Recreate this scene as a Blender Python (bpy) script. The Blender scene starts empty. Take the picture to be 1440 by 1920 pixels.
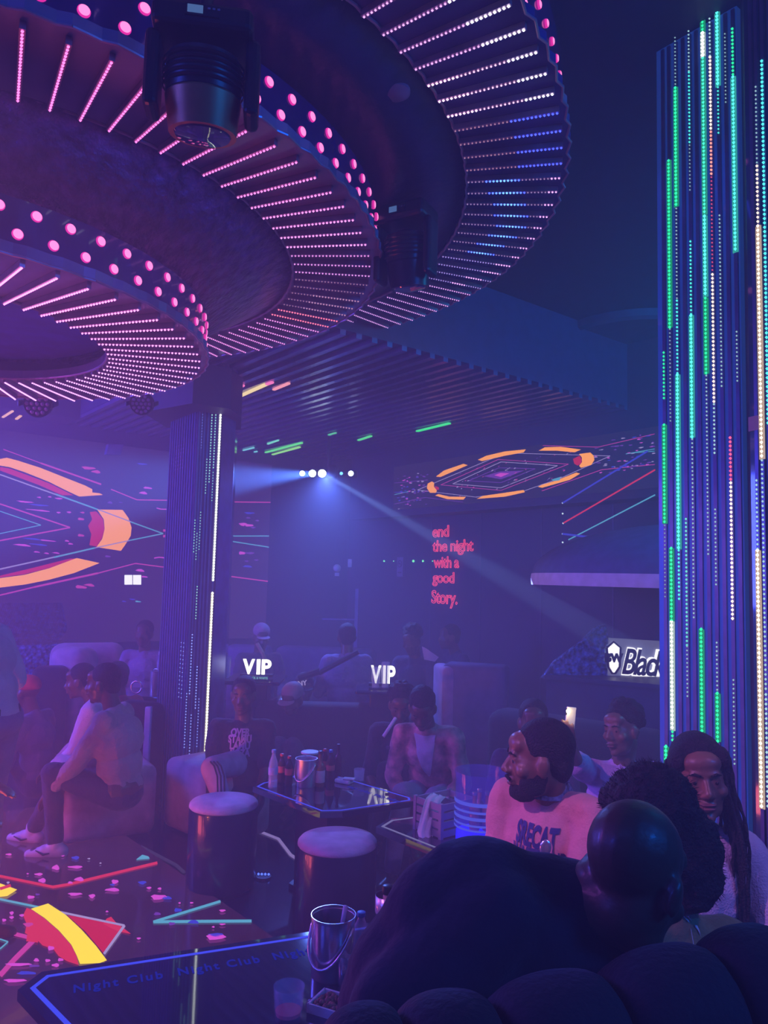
import bpy, bmesh, math, random
from mathutils import Vector, Matrix, Euler, noise
random.seed(7)
C = bpy.context.scene.collection
PI = math.pi
# ---------------------------------------------------------------- camera
EYE = Vector((0, 0, 1.75)); F = 1440.0
PITCH, ROLL = math.radians(5), math.radians(-1.5)
FW = Vector((0, math.cos(PITCH), math.sin(PITCH)))
up0 = Vector((0, -math.sin(PITCH), math.cos(PITCH)))
UP = up0 * math.cos(ROLL) + Vector((1, 0, 0)) * math.sin(ROLL)
RT = FW.cross(UP)
cd = bpy.data.cameras.new('camera'); cam = bpy.data.objects.new('camera', cd); C.objects.link(cam)
cam.matrix_world = Matrix(((RT.x, UP.x, -FW.x, EYE.x), (RT.y, UP.y, -FW.y, EYE.y), (RT.z, UP.z, -FW.z, EYE.z), (0, 0, 0, 1)))
cd.sensor_fit = 'VERTICAL'; cd.sensor_height = 32; cd.lens = 24; cd.clip_start = .05; cd.clip_end = 60
bpy.context.scene.camera = cam
def ray(px, py): return RT * ((px - 720) / F) - UP * ((py - 960) / F) + FW
def at(px, py, Y):                       # the point seen at a pixel, Y metres ahead
    d = ray(px, py); return EYE + d * (Y / d.y)
def onz(px, py, z):                      # the point seen at a pixel on a level plane
    d = ray(px, py); return EYE + d * ((z - EYE.z) / d.z)
def onplane(px, py, P, N):
    d = ray(px, py); return EYE + d * ((P - EYE).dot(N) / d.dot(N))
# ---------------------------------------------------------------- world, lights, exposure
sc = bpy.context.scene
sc.view_settings.view_transform = 'Standard'; sc.view_settings.look = 'None'
sc.view_settings.exposure = 0.0; sc.view_settings.gamma = 1.0; sc.view_settings.use_curve_mapping = False
sc.cycles.use_denoising = True
sc.cycles.max_bounces = 6; sc.cycles.diffuse_bounces = 2; sc.cycles.glossy_bounces = 3
sc.cycles.transmission_bounces = 5; sc.cycles.transparent_max_bounces = 8; sc.cycles.volume_bounces = 0
sc.cycles.sample_clamp_indirect = 3.0; sc.cycles.caustics_reflective = False; sc.cycles.caustics_refractive = False
w = bpy.data.worlds.new('club_dark'); sc.world = w; w.use_nodes = True
w.node_tree.nodes['Background'].inputs[0].default_value = (0, 0, 0, 1)
hz = w.node_tree.nodes.new('ShaderNodeVolumeScatter')          # thin smoke in the air of the whole club
hz.inputs['Color'].default_value = (.92, .90, 1.0, 1); hz.inputs['Density'].default_value = .075; hz.inputs['Anisotropy'].default_value = .1
w.node_tree.links.new(hz.outputs[0], w.node_tree.nodes['World Output'].inputs['Volume'])
def aim(o, tgt): o.rotation_euler = (Vector(tgt) - o.location).to_track_quat('-Z', 'Y').to_euler()
def lamp(name, kind, loc, tgt, power, col, size=.3, sy=None, spot=None, blend=.3):
    l = bpy.data.lights.new(name, kind); l.energy = power; l.color = col
    if kind == 'AREA':
        l.shape = 'RECTANGLE'; l.size = size; l.size_y = sy or size
    else: l.shadow_soft_size = size
    if kind == 'SPOT': l.spot_size = math.radians(spot); l.spot_blend = blend
    o = bpy.data.objects.new(name, l); C.objects.link(o); o.location = loc
    if tgt is not None: aim(o, tgt)
    return o
lamp('added_fill_overhead', 'AREA', (-.6, -.6, 3.85), (-.4, 5.0, .8), 9, (.06, .13, 1.0), 1.6, .8)  # added fill above and behind the view, tints the near haze blue
lamp('added_fill_left', 'AREA', (-6.2, 6.2, 2.6), (0, 6.6, 1.4), 1020, (.085, .088, 1.0), 2.6, 2.2)  # added fill out of view, gives the haze its main blue
lamp('added_fill_far_left', 'AREA', (-4.4, 3.0, 3.0), (-.8, 6.0, .8), 110, (.46, .09, .76), 1.6, 1.2)  # added violet fill past the left edge, for the purple cast there
lamp('added_fill_right', 'AREA', (3.5, 3.7, 3.5), (1.3, 7.0, 2.2), 115, (.0, .25, .62), 1.2, .9)  # added teal fill out of view, lifts the dark air at right
lamp('added_warm_fill', 'AREA', (-2.5, 3.6, .10), (-1.9, 3.9, 1.8), 62, (1.0, .12, .14), 1.0, 1.0)  # added area fill just out of view, warms the haze at lower left
lamp('down_spot', 'SPOT', (-.5, 1.6, 3.9), (-.45, 4.1, .5), 150, (.72, .30, 1.0), .06, None, 34, .8)
lamp('added_fill_high_right', 'AREA', (3.6, -.4, 3.3), (.4, 5.0, 3.9), 150, (.0, .15, 1.0), 1.4, .8)  # unseen fill added to put blue into the air near the ceiling
lamp('added_fill_high_left', 'AREA', (-4.2, -.4, 3.3), (-.5, 4.5, 3.7), 110, (.04, .08, 1.0), 1.4, .8)  # second added fill for the upper air, from the left
lamp('added_warm_fill', 'SPOT', (-2.2, 2.8, .45), at(20, 1488, 3.6), 120, (1.0, .22, .04), .05, None, 40, .6)  # added spot that turns the hand at the left edge orange
lamp('front_spot', 'SPOT', (-2.0, 1.0, 3.3), (1.0, 3.0, 1.05), 400, (.80, .26, .90), .06, None, 33, .6)
lamp('down_spot', 'SPOT', (2.2, .6, 3.9), (1.2, 3.0, 1.0), 110, (.85, .30, .85), .06, None, 44, .8)
lamp('stage_wash_lamp', 'SPOT', at(590, 888, 8.30), at(100, 925, 7.2), 4200, (.08, .22, 1.0), .03, None, 26, .8)
lamp('stage_wash_lamp', 'SPOT', at(606, 888, 8.30), at(930, 1075, 6.4), 7000, (.22, .42, 1.0), .02, None, 3.5, .2)
lamp('stage_wash_lamp', 'SPOT', at(612, 890, 8.3), at(620, 1300, 6.0), 650, (.10, .20, 1.0), .05, None, 80, 1)
# ---------------------------------------------------------------- materials
def new_mat(name):
    m = bpy.data.materials.new(name); m.use_nodes = True; return m, m.node_tree.nodes, m.node_tree.links
def mat(name, col, rough=.5, metal=0, em=None, es=0, var=.15, vs=12, bump=0, bs=60, trans=0, ior=1.45, coat=0, alpha=1, kind='noise', sheen=0):
    m, N, L = new_mat(name); b = N['Principled BSDF']
    b.inputs['Roughness'].default_value = rough; b.inputs['Metallic'].default_value = metal
    b.inputs['Transmission Weight'].default_value = trans; b.inputs['IOR'].default_value = ior
    b.inputs['Coat Weight'].default_value = coat; b.inputs['Alpha'].default_value = alpha
    b.inputs['Sheen Weight'].default_value = sheen
    tc = N.new('ShaderNodeTexCoord')
    n = N.new('ShaderNodeTexNoise'); n.inputs['Scale'].default_value = vs; n.inputs['Detail'].default_value = 4
    L.new(tc.outputs['Object'], n.inputs['Vector'])
    r = N.new('ShaderNodeValToRGB')
    r.color_ramp.elements[0].position = .35; r.color_ramp.elements[1].position = .68
    r.color_ramp.elements[0].color = tuple(c * (1 - var) for c in col) + (1,)
    r.color_ramp.elements[1].color = tuple(min(1, c * (1 + var)) for c in col) + (1,)
    L.new(n.outputs[0], r.inputs[0]); L.new(r.outputs[0], b.inputs['Base Color'])
    if em: b.inputs['Emission Color'].default_value = tuple(em) + (1,); b.inputs['Emission Strength'].default_value = es
    if bump:
        if kind == 'noise': t = N.new('ShaderNodeTexNoise'); t.inputs['Detail'].default_value = 5
        else: t = N.new('ShaderNodeTexVoronoi')
        t.inputs['Scale'].default_value = bs; L.new(tc.outputs['Object'], t.inputs['Vector'])
        bp = N.new('ShaderNodeBump'); bp.inputs['Strength'].default_value = bump; bp.inputs['Distance'].default_value = .02
        L.new(t.outputs[0], bp.inputs['Height']); L.new(bp.outputs[0], b.inputs['Normal'])
    return m
def emis(name, col, s, sample=False):
    m, N, L = new_mat(name); N.remove(N['Principled BSDF']); e = N.new('ShaderNodeEmission')
    e.inputs[0].default_value = tuple(col) + (1,); e.inputs[1].default_value = s
    L.new(e.outputs[0], N['Material Output'].inputs[0])
    m.cycles.emission_sampling = 'FRONT' if sample else 'NONE'
    return m
def led_mat():
    m, N, L = new_mat('led_diodes'); N.remove(N['Principled BSDF']); e = N.new('ShaderNodeEmission')
    a = N.new('ShaderNodeVertexColor'); a.layer_name = 'led'
    L.new(a.outputs[0], e.inputs[0]); e.inputs[1].default_value = 1.0
    L.new(e.outputs[0], N['Material Output'].inputs[0]); m.cycles.emission_sampling = 'NONE'
    return m
LED = led_mat()
M = dict(
    rail=mat('pink_anodised_rail', (.50, .34, .44), .35, .6), panel=mat('ring_panel_grey', (.30, .26, .42), .22, .2, var=.25, vs=3),
    fascia=mat('navy_gloss_fascia', (.025, .025, .16), .12, .1, coat=.5), dark=mat('dark_navy_paint', (.020, .018, .055), .6),
    black=mat('black_plastic', (.012, .012, .018), .35), blackmat=mat('black_rubber', (.01, .01, .014), .7),
    steel=mat('brushed_steel', (.72, .68, .76), .22, .82, var=.08), steelsoft=mat('satin_steel', (.78, .70, .78), .34, .9, var=.08), bronze=mat('bronze_barrel', (.55, .22, .10), .4, .5),
    column=mat('blue_acrylic_glow', (.03, .12, .60), .28, .1, em=(.02, .09, .45), es=.30, coat=.25, var=.3, vs=2), columnL=mat('violet_acrylic_panel', (.06, .05, .20), .12, .2, coat=.5, var=.3, vs=2),  # blue panel emits faintly, added for the glow between its rails
    white=mat('white_plastic', (.7, .7, .72), .4), lilac=mat('lilac_velvet', (.62, .42, .62), .85, sheen=.4, bump=.25, bs=120),
    sofa=mat('rose_grey_upholstery', (.50, .34, .42), .9, sheen=.3, bump=.3, bs=150), sofadark=mat('black_tufted_velvet', (.010, .010, .022), .8, sheen=.08, bump=.25, bs=90),
    drum=mat('dark_drum_side', (.025, .022, .06), .25, coat=.3), tabletop=mat('black_glass_top', (.006, .008, .03), .05, coat=1),
    tablebase=mat('dark_table_base', (.02, .018, .04), .3), glass=mat('clear_glass', (.7, .75, .95), .03, alpha=.22, coat=1, var=0),
    pet=mat('clear_bottle_plastic', (.6, .68, .95), .06, alpha=.42, coat=1, var=0), bluecap=mat('blue_cap', (.03, .16, .6), .4),
    redcap=mat('red_cap', (.7, .05, .04), .4), cola=mat('cola', (.06, .02, .015), .1), spirit=mat('amber_spirit', (.25, .09, .03), .08, coat=.5),
    red=mat('red_cloth', (.55, .05, .05), .8), label=mat('paper_label', (.6, .42, .5), .7), labelred=mat('red_label', (.62, .10, .08), .6),
    nuts=mat('roasted_nuts', (.35, .13, .08), .6, var=.5, vs=60), towel=mat('white_towel', (.92, .82, .92), .95, bump=.3, bs=200),
    crate=mat('grey_crate', (.26, .24, .34), .5), wine=mat('red_drink', (.6, .05, .06), .05, trans=.6),
    stone=mat('glitter_stone', (.12, .22, .62), .3, .2, var=.9, vs=26, bump=.9, bs=30, kind='vor'),
)
# ---------------------------------------------------------------- mesh builder
class MB:
    def __init__(s): s.v = []; s.f = []; s.mi = []; s.col = []; s.c = (1, 1, 1); s.m = 0
    def add(s, vs, fs):
        b = len(s.v); s.v += [Vector(v) for v in vs]; s.col += [s.c] * len(vs)
        for f in fs: s.f.append([i + b for i in f]); s.mi.append(s.m)
        return s
    def box(s, c, sz, mtx=None):
        x, y, z = [a / 2 for a in sz]; c = Vector(c)
        p = [Vector((i, j, k)) for k in (-z, z) for j in (-y, y) for i in (-x, x)]
        if mtx: p = [mtx @ q for q in p]
        return s.add([q + c for q in p], [(0, 2, 3, 1), (4, 5, 7, 6), (0, 1, 5, 4), (2, 6, 7, 3), (0, 4, 6, 2), (1, 3, 7, 5)])
    def rbox(s, c, sz, r=.03, mtx=None, n=3):      # box with rounded edges
        bm = bmesh.new(); bmesh.ops.create_cube(bm, size=1)
        for v in bm.verts: v.co = Vector((v.co.x * sz[0], v.co.y * sz[1], v.co.z * sz[2]))
        bmesh.ops.bevel(bm, geom=bm.edges[:], offset=min(r, min(sz) * .49), segments=n, profile=.5, affect='EDGES')
        bm.verts.index_update(); c = Vector(c)
        s.add([((mtx @ v.co) if mtx else v.co) + c for v in bm.verts], [[v.index for v in f.verts] for f in bm.faces]); bm.free(); return s
    def prism(s, poly, z0, z1):
        n = len(poly); v = [(p[0], p[1], z0) for p in poly] + [(p[0], p[1], z1) for p in poly]
        return s.add(v, [list(range(n))[::-1], list(range(n, 2 * n))] + [(i, (i + 1) % n, (i + 1) % n + n, i + n) for i in range(n)])
    def plate(s, pts, nrm, t):                      # flat outline given a thickness
        nrm = Vector(nrm).normalized(); n = len(pts)
        v = [Vector(p) for p in pts] + [Vector(p) + nrm * t for p in pts]
        return s.add(v, [list(range(n))[::-1], list(range(n, 2 * n))] + [(i, (i + 1) % n, (i + 1) % n + n, i + n) for i in range(n)])
    def lathe(s, prof, c=(0, 0, 0), n=32, mtx=None, cap=True):
        c = Vector(c); v = []
        for r, z in prof:
            for i in range(n):
                a = 2 * PI * i / n; q = Vector((r * math.cos(a), r * math.sin(a), z)); v.append((mtx @ q if mtx else q) + c)
        f = [(k * n + i, k * n + (i + 1) % n, (k + 1) * n + (i + 1) % n, (k + 1) * n + i) for k in range(len(prof) - 1) for i in range(n)]
        if cap: f += [list(range(n))[::-1], [len(prof) * n - n + i for i in range(n)]]
        return s.add(v, f)
    def tube(s, pts, r, n=8, cap=True):
        pts = [Vector(p) for p in pts]; rr = r if isinstance(r, (list, tuple)) else [r] * len(pts); v = []
        u = None
        for i, p in enumerate(pts):
            t = (pts[min(i + 1, len(pts) - 1)] - pts[max(i - 1, 0)]).normalized()
            if u is None: u = t.orthogonal().normalized()
            u = (u - t * u.dot(t)).normalized(); w_ = t.cross(u)
            for k in range(n):
                a = 2 * PI * k / n; v.append(p + (u * math.cos(a) + w_ * math.sin(a)) * rr[i])
        f = [(k * n + i, k * n + (i + 1) % n, (k + 1) * n + (i + 1) % n, (k + 1) * n + i) for k in range(len(pts) - 1) for i in range(n)]
        if cap: f += [list(range(n))[::-1], [len(pts) * n - n + i for i in range(n)]]
        return s.add(v, f)
    def ball(s, c, r, mtx=None, nu=14, nv=9):
        r = r if isinstance(r, (list, tuple)) else (r, r, r); c = Vector(c); v = []; f = []
        v.append(Vector((0, 0, -r[2])))
        for j in range(1, nv):
            t = PI * j / nv - PI / 2
            for i in range(nu):
                a = 2 * PI * i / nu; v.append(Vector((r[0] * math.cos(t) * math.cos(a), r[1] * math.cos(t) * math.sin(a), r[2] * math.sin(t))))
        v.append(Vector((0, 0, r[2]))); L_ = len(v) - 1
        for i in range(nu): f.append((0, 1 + (i + 1) % nu, 1 + i)); f.append((L_, L_ - nu + i, L_ - nu + (i + 1) % nu))
        for j in range(nv - 2):
            for i in range(nu): f.append((1 + j * nu + i, 1 + j * nu + (i + 1) % nu, 1 + (j + 1) * nu + (i + 1) % nu, 1 + (j + 1) * nu + i))
        return s.add([(mtx @ q if mtx else q) + c for q in v], f)
    def limb(s, a, b, ra, rb, n=12):               # tapered capsule
        a, b = Vector(a), Vector(b); d = (b - a); Ln = d.length; t = d.normalized() if Ln > 1e-6 else Vector((0, 0, 1))
        u = t.orthogonal().normalized(); w_ = t.cross(u); rings = []
        for k in range(4): q = PI / 2 * (1 - (k + .3) / 4.3); rings.append((a - t * ra * math.sin(q), ra * math.cos(q)))
        rings.append((a, ra)); rings.append((b, rb))
        for k in range(4): q = PI / 2 * ((k + 1) / 4.3); rings.append((b + t * rb * math.sin(q), rb * math.cos(q)))
        v = [p + (u * math.cos(2 * PI * i / n) + w_ * math.sin(2 * PI * i / n)) * r for p, r in rings for i in range(n)]
        m_ = len(rings)
        f = [(k * n + i, k * n + (i + 1) % n, (k + 1) * n + (i + 1) % n, (k + 1) * n + i) for k in range(m_ - 1) for i in range(n)]
        f += [list(range(n))[::-1], [(m_ - 1) * n + i for i in range(n)]]
        return s.add(v, f)
    def dot(s, c, r):                               # one diode
        x, y, z = c
        return s.add([(x - r, y, z), (x + r, y, z), (x, y - r, z), (x, y + r, z), (x, y, z - r), (x, y, z + r)],
                     [(0, 2, 5), (2, 1, 5), (1, 3, 5), (3, 0, 5), (2, 0, 4), (1, 2, 4), (3, 1, 4), (0, 3, 4)])
    def build(s, name, mats, parent=None, smooth=False, led=False, origin=None):
        me = bpy.data.meshes.new(name); o0 = Vector(origin) if origin is not None else Vector((0, 0, 0))
        me.from_pydata([tuple(v - o0) for v in s.v], [], s.f)
        mats = mats if isinstance(mats, (list, tuple)) else [mats]
        for m_ in mats: me.materials.append(m_)
        if len(mats) > 1: me.polygons.foreach_set('material_index', s.mi)
        if smooth: me.polygons.foreach_set('use_smooth', [True] * len(me.polygons))
        if led:
            ca = me.color_attributes.new('led', 'FLOAT_COLOR', 'POINT')
            ca.data.foreach_set('color', [x for c in s.col for x in (c[0], c[1], c[2], 1)])
        me.update()
        o = bpy.data.objects.new(name, me); C.objects.link(o); o.location = o0
        if parent is not None:
            o.parent = parent; o.matrix_parent_inverse = Matrix.Translation(-parent.location) if not parent.parent else Matrix.Translation(-(parent.location + parent.parent.location))
            o.matrix_parent_inverse = parent_inv(parent)
        return o
def wmat(o):
    m = o.matrix_basis.copy() if o.parent is None else wmat(o.parent) @ o.matrix_parent_inverse @ o.matrix_basis
    return m
def parent_inv(p): return wmat(p).inverted()
def tag(o, label, cat, group=None, kind=None):
    if label: o['label'] = label
    if cat: o['category'] = cat
    if group: o['group'] = group
    if kind: o['kind'] = kind
    return o
def thing(name, label, cat, loc=(0, 0, 0), group=None, rz=0):
    o = bpy.data.objects.new(name, None); C.objects.link(o); o.location = loc; o.rotation_euler = (0, 0, rz)
    o.empty_display_size = .05
    return tag(o, label, cat, group)
def struct(o): o['kind'] = 'structure'; return o
def autosmooth(o, ang=40):
    for p in o.data.polygons: p.use_smooth = True
    o.data.set_sharp_from_angle(angle=math.radians(ang)); return o
def text_mb(s, size, mtx, extr=.002, fat=0.0, shear=0, cut=0, space=1.0, align='CENTER'):
    c = bpy.data.curves.new('t', 'FONT'); c.body = s; c.size = size; c.extrude = extr; c.offset = fat; c.shear = shear
    c.align_x = align; c.space_character = space; c.resolution_u = 4
    o = bpy.data.objects.new('t', c); C.objects.link(o)
    dg = bpy.context.evaluated_depsgraph_get(); me = bpy.data.meshes.new_from_object(o.evaluated_get(dg))
    bm = bmesh.new(); bm.from_mesh(me)
    if cut:
        xs = [v.co.x for v in bm.verts]; ys = [v.co.y for v in bm.verts]
        for ax, lo, hi in ((0, min(xs), max(xs)), (1, min(ys), max(ys))):
            k = lo + cut
            while k < hi:
                co = Vector((k if ax == 0 else 0, k if ax == 1 else 0, 0)); no = Vector((ax == 0, ax == 1, 0))
                bmesh.ops.bisect_plane(bm, geom=bm.verts[:] + bm.edges[:] + bm.faces[:], plane_co=co, plane_no=no); k += cut
    bm.verts.index_update()
    b = MB(); b.add([mtx @ v.co for v in bm.verts], [[v.index for v in f.verts] for f in bm.faces])
    bm.free(); bpy.data.objects.remove(o); bpy.data.curves.remove(c); bpy.data.meshes.remove(me)
    return b
def frame3(o, x, n):                     # local axes: x along, z = normal, y = n x x
    x = Vector(x).normalized(); n = Vector(n).normalized(); n = (n - x * n.dot(x)).normalized(); y = n.cross(x)
    return Matrix(((x.x, y.x, n.x, o[0]), (x.y, y.y, n.y, o[1]), (x.z, y.z, n.z, o[2]), (0, 0, 0, 1)))
# ================================================================= setting
U = Vector((.62, -.785, 0)).normalized(); V = Vector((.785, .62, 0)).normalized()
K0 = Vector((-.65, 10.45, 0))                       # far corner of the room
def zat(p, z): return Vector((p[0], p[1], z))
def wall_mat(name, col, seams, axis):
    m = mat(name, col, .55, var=.12, vs=2, bump=.1, bs=40); N, L = m.node_tree.nodes, m.node_tree.links
    return m
def slab(name, p, q, z0, z1, t, m, nrm):            # upright slab from p to q
    b = MB(); nrm = Vector(nrm)
    b.prism([p, q, q + nrm * t, p + nrm * t], z0, z1); o = struct(b.build(name, m)); return o
mw = mat('dark_wall_panel', (.045, .05, .13), .6, var=.12, vs=1.5)
mfloor = mat('dark_polished_floor', (.022, .018, .035), .16, var=.5, vs=3, coat=.2)
b = MB(); b.box((-1, 4.5, -.05), (18, 16, .1)); struct(b.build('floor', mfloor))
b = MB(); b.box((-1, 4.5, 4.05), (18, 16, .1)); struct(b.build('ceiling', M['dark']))
slab('wall_left', K0, K0 - V * 9.5, 0, 3.99, .15, mw, U * -1)
KR = Vector((.35, 9.55, 0))
wr0 = KR - U * 1.55
slab('wall_back', K0 - U * .0 + V * .0, K0 + V * 1.6, 0, 3.99, .15, mw, U * -1)
slab('wall_right', wr0, wr0 + U * 13, 0, 3.99, .15, mw, V)
NR = -V                                              # right wall faces -V
# thin vertical joints on the right wall
for k, px in enumerate((808, 901, 1015, 1150)):
    P = onplane(px, 1090, KR, V); b = MB(); b.prism([P - U * .006, P + U * .006, P + U * .006 - V * .006, P - U * .006 - V * .006], 0, 2.6)
    struct(b.build('trim_%d' % (k + 1), mat('joint_strip', (.10, .10, .22), .3)))
# slatted low ceiling in the far corner
b = MB(); b.prism([K0, K0 + U * 4.6, K0 + U * 4.6 - V * 3.6, K0 - V * 3.6], 3.36, 3.99); struct(b.build('ceiling_low', mat('low_ceiling_dark', (.05, .045, .14), .5)))
ms = mat('ceiling_slat_metal', (.22, .19, .42), .25, .5)
b = MB(); k = 0.04
while k < 3.6:
    b.prism([K0 - V * k, K0 + U * 4.6 - V * k, K0 + U * 4.6 - V * (k + .045), K0 - V * (k + .045)], 3.325, 3.36); k += .13
struct(b.build('ceiling_slats', ms))
b = MB(); b.prism([K0 - V * 3.6, K0 - V * 9.5, K0 - V * 9.5 + U * .5, K0 - V * 3.6 + U * .5], 2.98 + .34, 3.99); struct(b.build('ceiling_bulkhead', mw))
# right bulkhead that carries the ceiling display
b = MB(); A0, A1 = Vector((.13, 9.4, 0)) - U * .9, Vector((.13, 9.4, 0)) + U * 8
b.prism([A0, A1, A1 + V * .3, A0 + V * .3], 2.52, 3.99); struct(b.build('ceiling_bulkhead', mw))
# ================================================================= displays
def hexpts(s, sc_, ox, oy): return [(x / sc_ + ox, y / sc_ + oy) for x, y in s]
EM = dict(bg=emis('display_idle', (.05, .025, .13), .6), orange=emis('display_orange', (1.0, .34, .03), 1.5), yellow=emis('display_yellow', (1.0, .72, .02), 1.3),
          red=emis('display_red', (.9, .02, .07), .75), mag=emis('display_magenta', (.85, .07, .50), .8), pink=emis('display_pink', (.9, .10, .85), .9),
          cyan=emis('display_cyan', (.12, .50, .75), .9), blue=emis('display_blue', (.06, .07, .9), .8), lil=emis('display_lilac', (.55, .42, .85), .8), vio=emis('display_violet', (.30, .07, .75), .6),
          hot=emis('display_crimson', (1.0, .04, .10), .8))
EK = list(EM)
class Draw(MB):
    """graphics shown by a display, laid on its own plane"""
    def __init__(s, fn, nrm, t=.004): super().__init__(); s.fn = fn; s.nrm = Vector(nrm).normalized(); s.t = t; s.lv = 0
    def poly(s, pts, c, lv=1):
        s.m = EK.index(c); P = [s.fn(x, y) + s.nrm * (s.t * .5 * lv) for x, y in pts]
        a = Vector((0, 0, 0))
        for i in range(len(P)): a += P[i].cross(P[(i + 1) % len(P)])
        if a.dot(s.nrm) < 0: P = P[::-1]
        s.plate(P, s.nrm, s.t * .5)
    def line(s, pts, c, wpx=2, lv=1):
        for (x0, y0), (x1, y1) in zip(pts, pts[1:]):
            L_ = math.hypot(x1 - x0, y1 - y0) or 1; nx, ny = -(y1 - y0) / L_ * wpx / 2, (x1 - x0) / L_ * wpx / 2
            s.poly([(x0 + nx, y0 + ny), (x1 + nx, y1 + ny), (x1 - nx, y1 - ny), (x0 - nx, y0 - ny)], c, lv)
    def blob(s, x, y, rx, ry, c, rot=0, lv=1):
        pts = []
        for i in range(9):
            a = 2 * PI * i / 9; k = 1 + .22 * math.sin(i * 2.3 + x); X, Y = rx * k * math.cos(a), ry * k * math.sin(a)
            pts.append((x + X * math.cos(rot) - Y * math.sin(rot), y + X * math.sin(rot) + Y * math.cos(rot)))
        s.poly(pts, c, lv)
    def finish(s, name, parent): return s.build(name, [EM[k] for k in EK], parent)
# --- big wall display on the left wall
S0 = K0 + U * .06
fnL = lambda x, y: onplane(x, y, S0, U)
def q1(pts): return [(x / 3.2727, y / 3.2727 + 760) for x, y in pts]
t = thing('wall_display', 'huge wall display of orange arcs and magenta lines behind the left column', 'display', fnL(250, 1180))
zt, zb = fnL(100, 868).z, fnL(100, 1168).z
xl = fnL(505, 1000); xs = fnL(-180, 1000)
b = MB(); zt2, zb2 = zt + .28, .98
b.prism([zat(xs, 0), zat(xl, 0), zat(xl - U * .05, 0), zat(xs - U * .05, 0)], zb2, zt2); b.build('screen_panel', EM['bg'], t)
g = Draw(fnL, U)
g.poly(q1([(-300, 330), (0, 330), (40, 322), (110, 340), (250, 385), (400, 445), (520, 492), (565, 515), (565, 535), (610, 540), (630, 550), (485, 560), (400, 520), (300, 470), (150, 410), (60, 380), (0, 370), (-300, 352)]), 'orange', 3)
g.poly(q1([(0, 378), (60, 388), (300, 478), (450, 552), (380, 552), (240, 490), (0, 400)]), 'red')
g.line(q1([(-300, 350), (0, 425), (600, 640)]), 'lil', 2.4, 2); g.line(q1([(340, 545), (600, 640)]), 'cyan', 2.6, 4)
g.line(q1([(800, 715), (1000, 787), (790, 830)]), 'cyan', 2.2, 2); g.line(q1([(600, 640), (800, 715)]), 'lil', 2, 8); g.line(q1([(790, 830), (580, 875)]), 'lil', 2, 8)
g.line(q1([(580, 875), (250, 950), (0, 1005), (-300, 1060)]), 'lil', 2.6, 2); g.line(q1([(580, 875), (330, 933)]), 'cyan', 2.8, 4)
g.line(q1([(-200, 530), (0, 605), (430, 750), (0, 830), (-200, 870)]), 'mag', 2.6); g.line(q1([(-100, 625), (0, 650), (250, 735), (0, 787), (-100, 805)]), 'cyan', 1.6)
g.poly(q1([(595, 640), (750, 642), (785, 690), (805, 750), (800, 800), (770, 850), (740, 893), (590, 870), (625, 820), (640, 760), (635, 700)]), 'orange', 5)
g.poly(q1([(590, 650), (550, 655), (565, 700), (540, 740), (560, 790), (548, 858), (592, 866), (625, 815), (640, 760), (632, 700)]), 'red', 1)
g.poly(q1([(-300, 1090), (0, 1060), (150, 1040), (300, 1000), (470, 937), (610, 968), (450, 1030), (300, 1070), (150, 1100), (0, 1118), (-300, 1140)]), 'orange', 3)
g.poly(q1([(0, 1045), (150, 1010), (430, 940), (465, 940), (300, 998), (150, 1036), (0, 1056)]), 'red')
g.line(q1([(20, 270), (250, 355)]), 'mag', 1.5); g.line(q1([(250, 355), (620, 485)]), 'mag', 3); g.line(q1([(680, 515), (840, 580), (1030, 583)]), 'mag', 2); g.line(q1([(960, 630), (985, 637), (1030, 638)]), 'pink', 1.8)
g.line(q1([(-200, 1205), (0, 1165), (210, 1115)]), 'mag', 2.5); g.line(q1([(210, 1115), (600, 1030)]), 'mag', 3.4); g.line(q1([(600, 1030), (830, 970), (1005, 993)]), 'mag', 2); g.line(q1([(945, 938), (975, 932), (1010, 936)]), 'pink', 2)
for x, y, rx, ry, c in [(540, 385, 40, 9, 'mag'), (590, 408, 30, 9, 'mag'), (870, 360, 30, 5, 'blue'), (905, 507, 28, 6, 'pink'), (880, 538, 26, 8, 'pink'), (675, 597, 16, 7, 'vio'), (740, 596, 12, 3, 'vio'), (150, 592, 48, 5, 'pink'), (235, 612, 60, 5, 'blue'), (240, 645, 80, 4, 'pink'), (240, 565, 14, 4, 'pink'), (305, 562, 12, 4, 'pink'), (360, 572, 24, 5, 'pink'), (358, 658, 12, 5, 'pink'), (422, 656, 14, 5, 'pink'), (505, 658, 14, 5, 'mag'), (495, 698, 20, 8, 'mag'), (495, 798, 20, 8, 'mag'), (1010, 768, 12, 8, 'mag'), (1010, 803, 12, 8, 'mag'), (200, 820, 60, 5, 'blue'), (290, 830, 50, 4, 'pink'), (140, 858, 55, 6, 'pink'), (240, 855, 60, 5, 'blue'), (225, 900, 20, 4, 'pink'), (285, 908, 16, 4, 'pink'), (345, 906, 24, 4, 'pink'), (410, 832, 14, 5, 'pink'), (432, 850, 16, 5, 'pink'), (660, 927, 18, 6, 'vio'), (495, 1115, 36, 10, 'mag'), (550, 1103, 34, 8, 'mag'), (860, 1013, 28, 8, 'pink'), (885, 1052, 20, 5, 'pink'), (760, 1203, 14, 4, 'blue'), (810, 1190, 18, 4, 'blue'), (845, 1204, 18, 5, 'cyan'), (1115, 225, 55, 40, 'vio')][:-1]:
    (X, Y), = q1([(x, y)]); g.blob(X, Y, rx / 3.27, ry / 3.27, c, .1, 2)
g.line([(425, 941), (507, 942)], 'mag', 2); g.line([(428, 1005), (504, 1005)], 'cyan', 2); g.line([(428, 1014), (504, 1026)], 'cyan', 2); g.line([(426, 1080), (502, 1090)], 'mag', 2.2)
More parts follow.
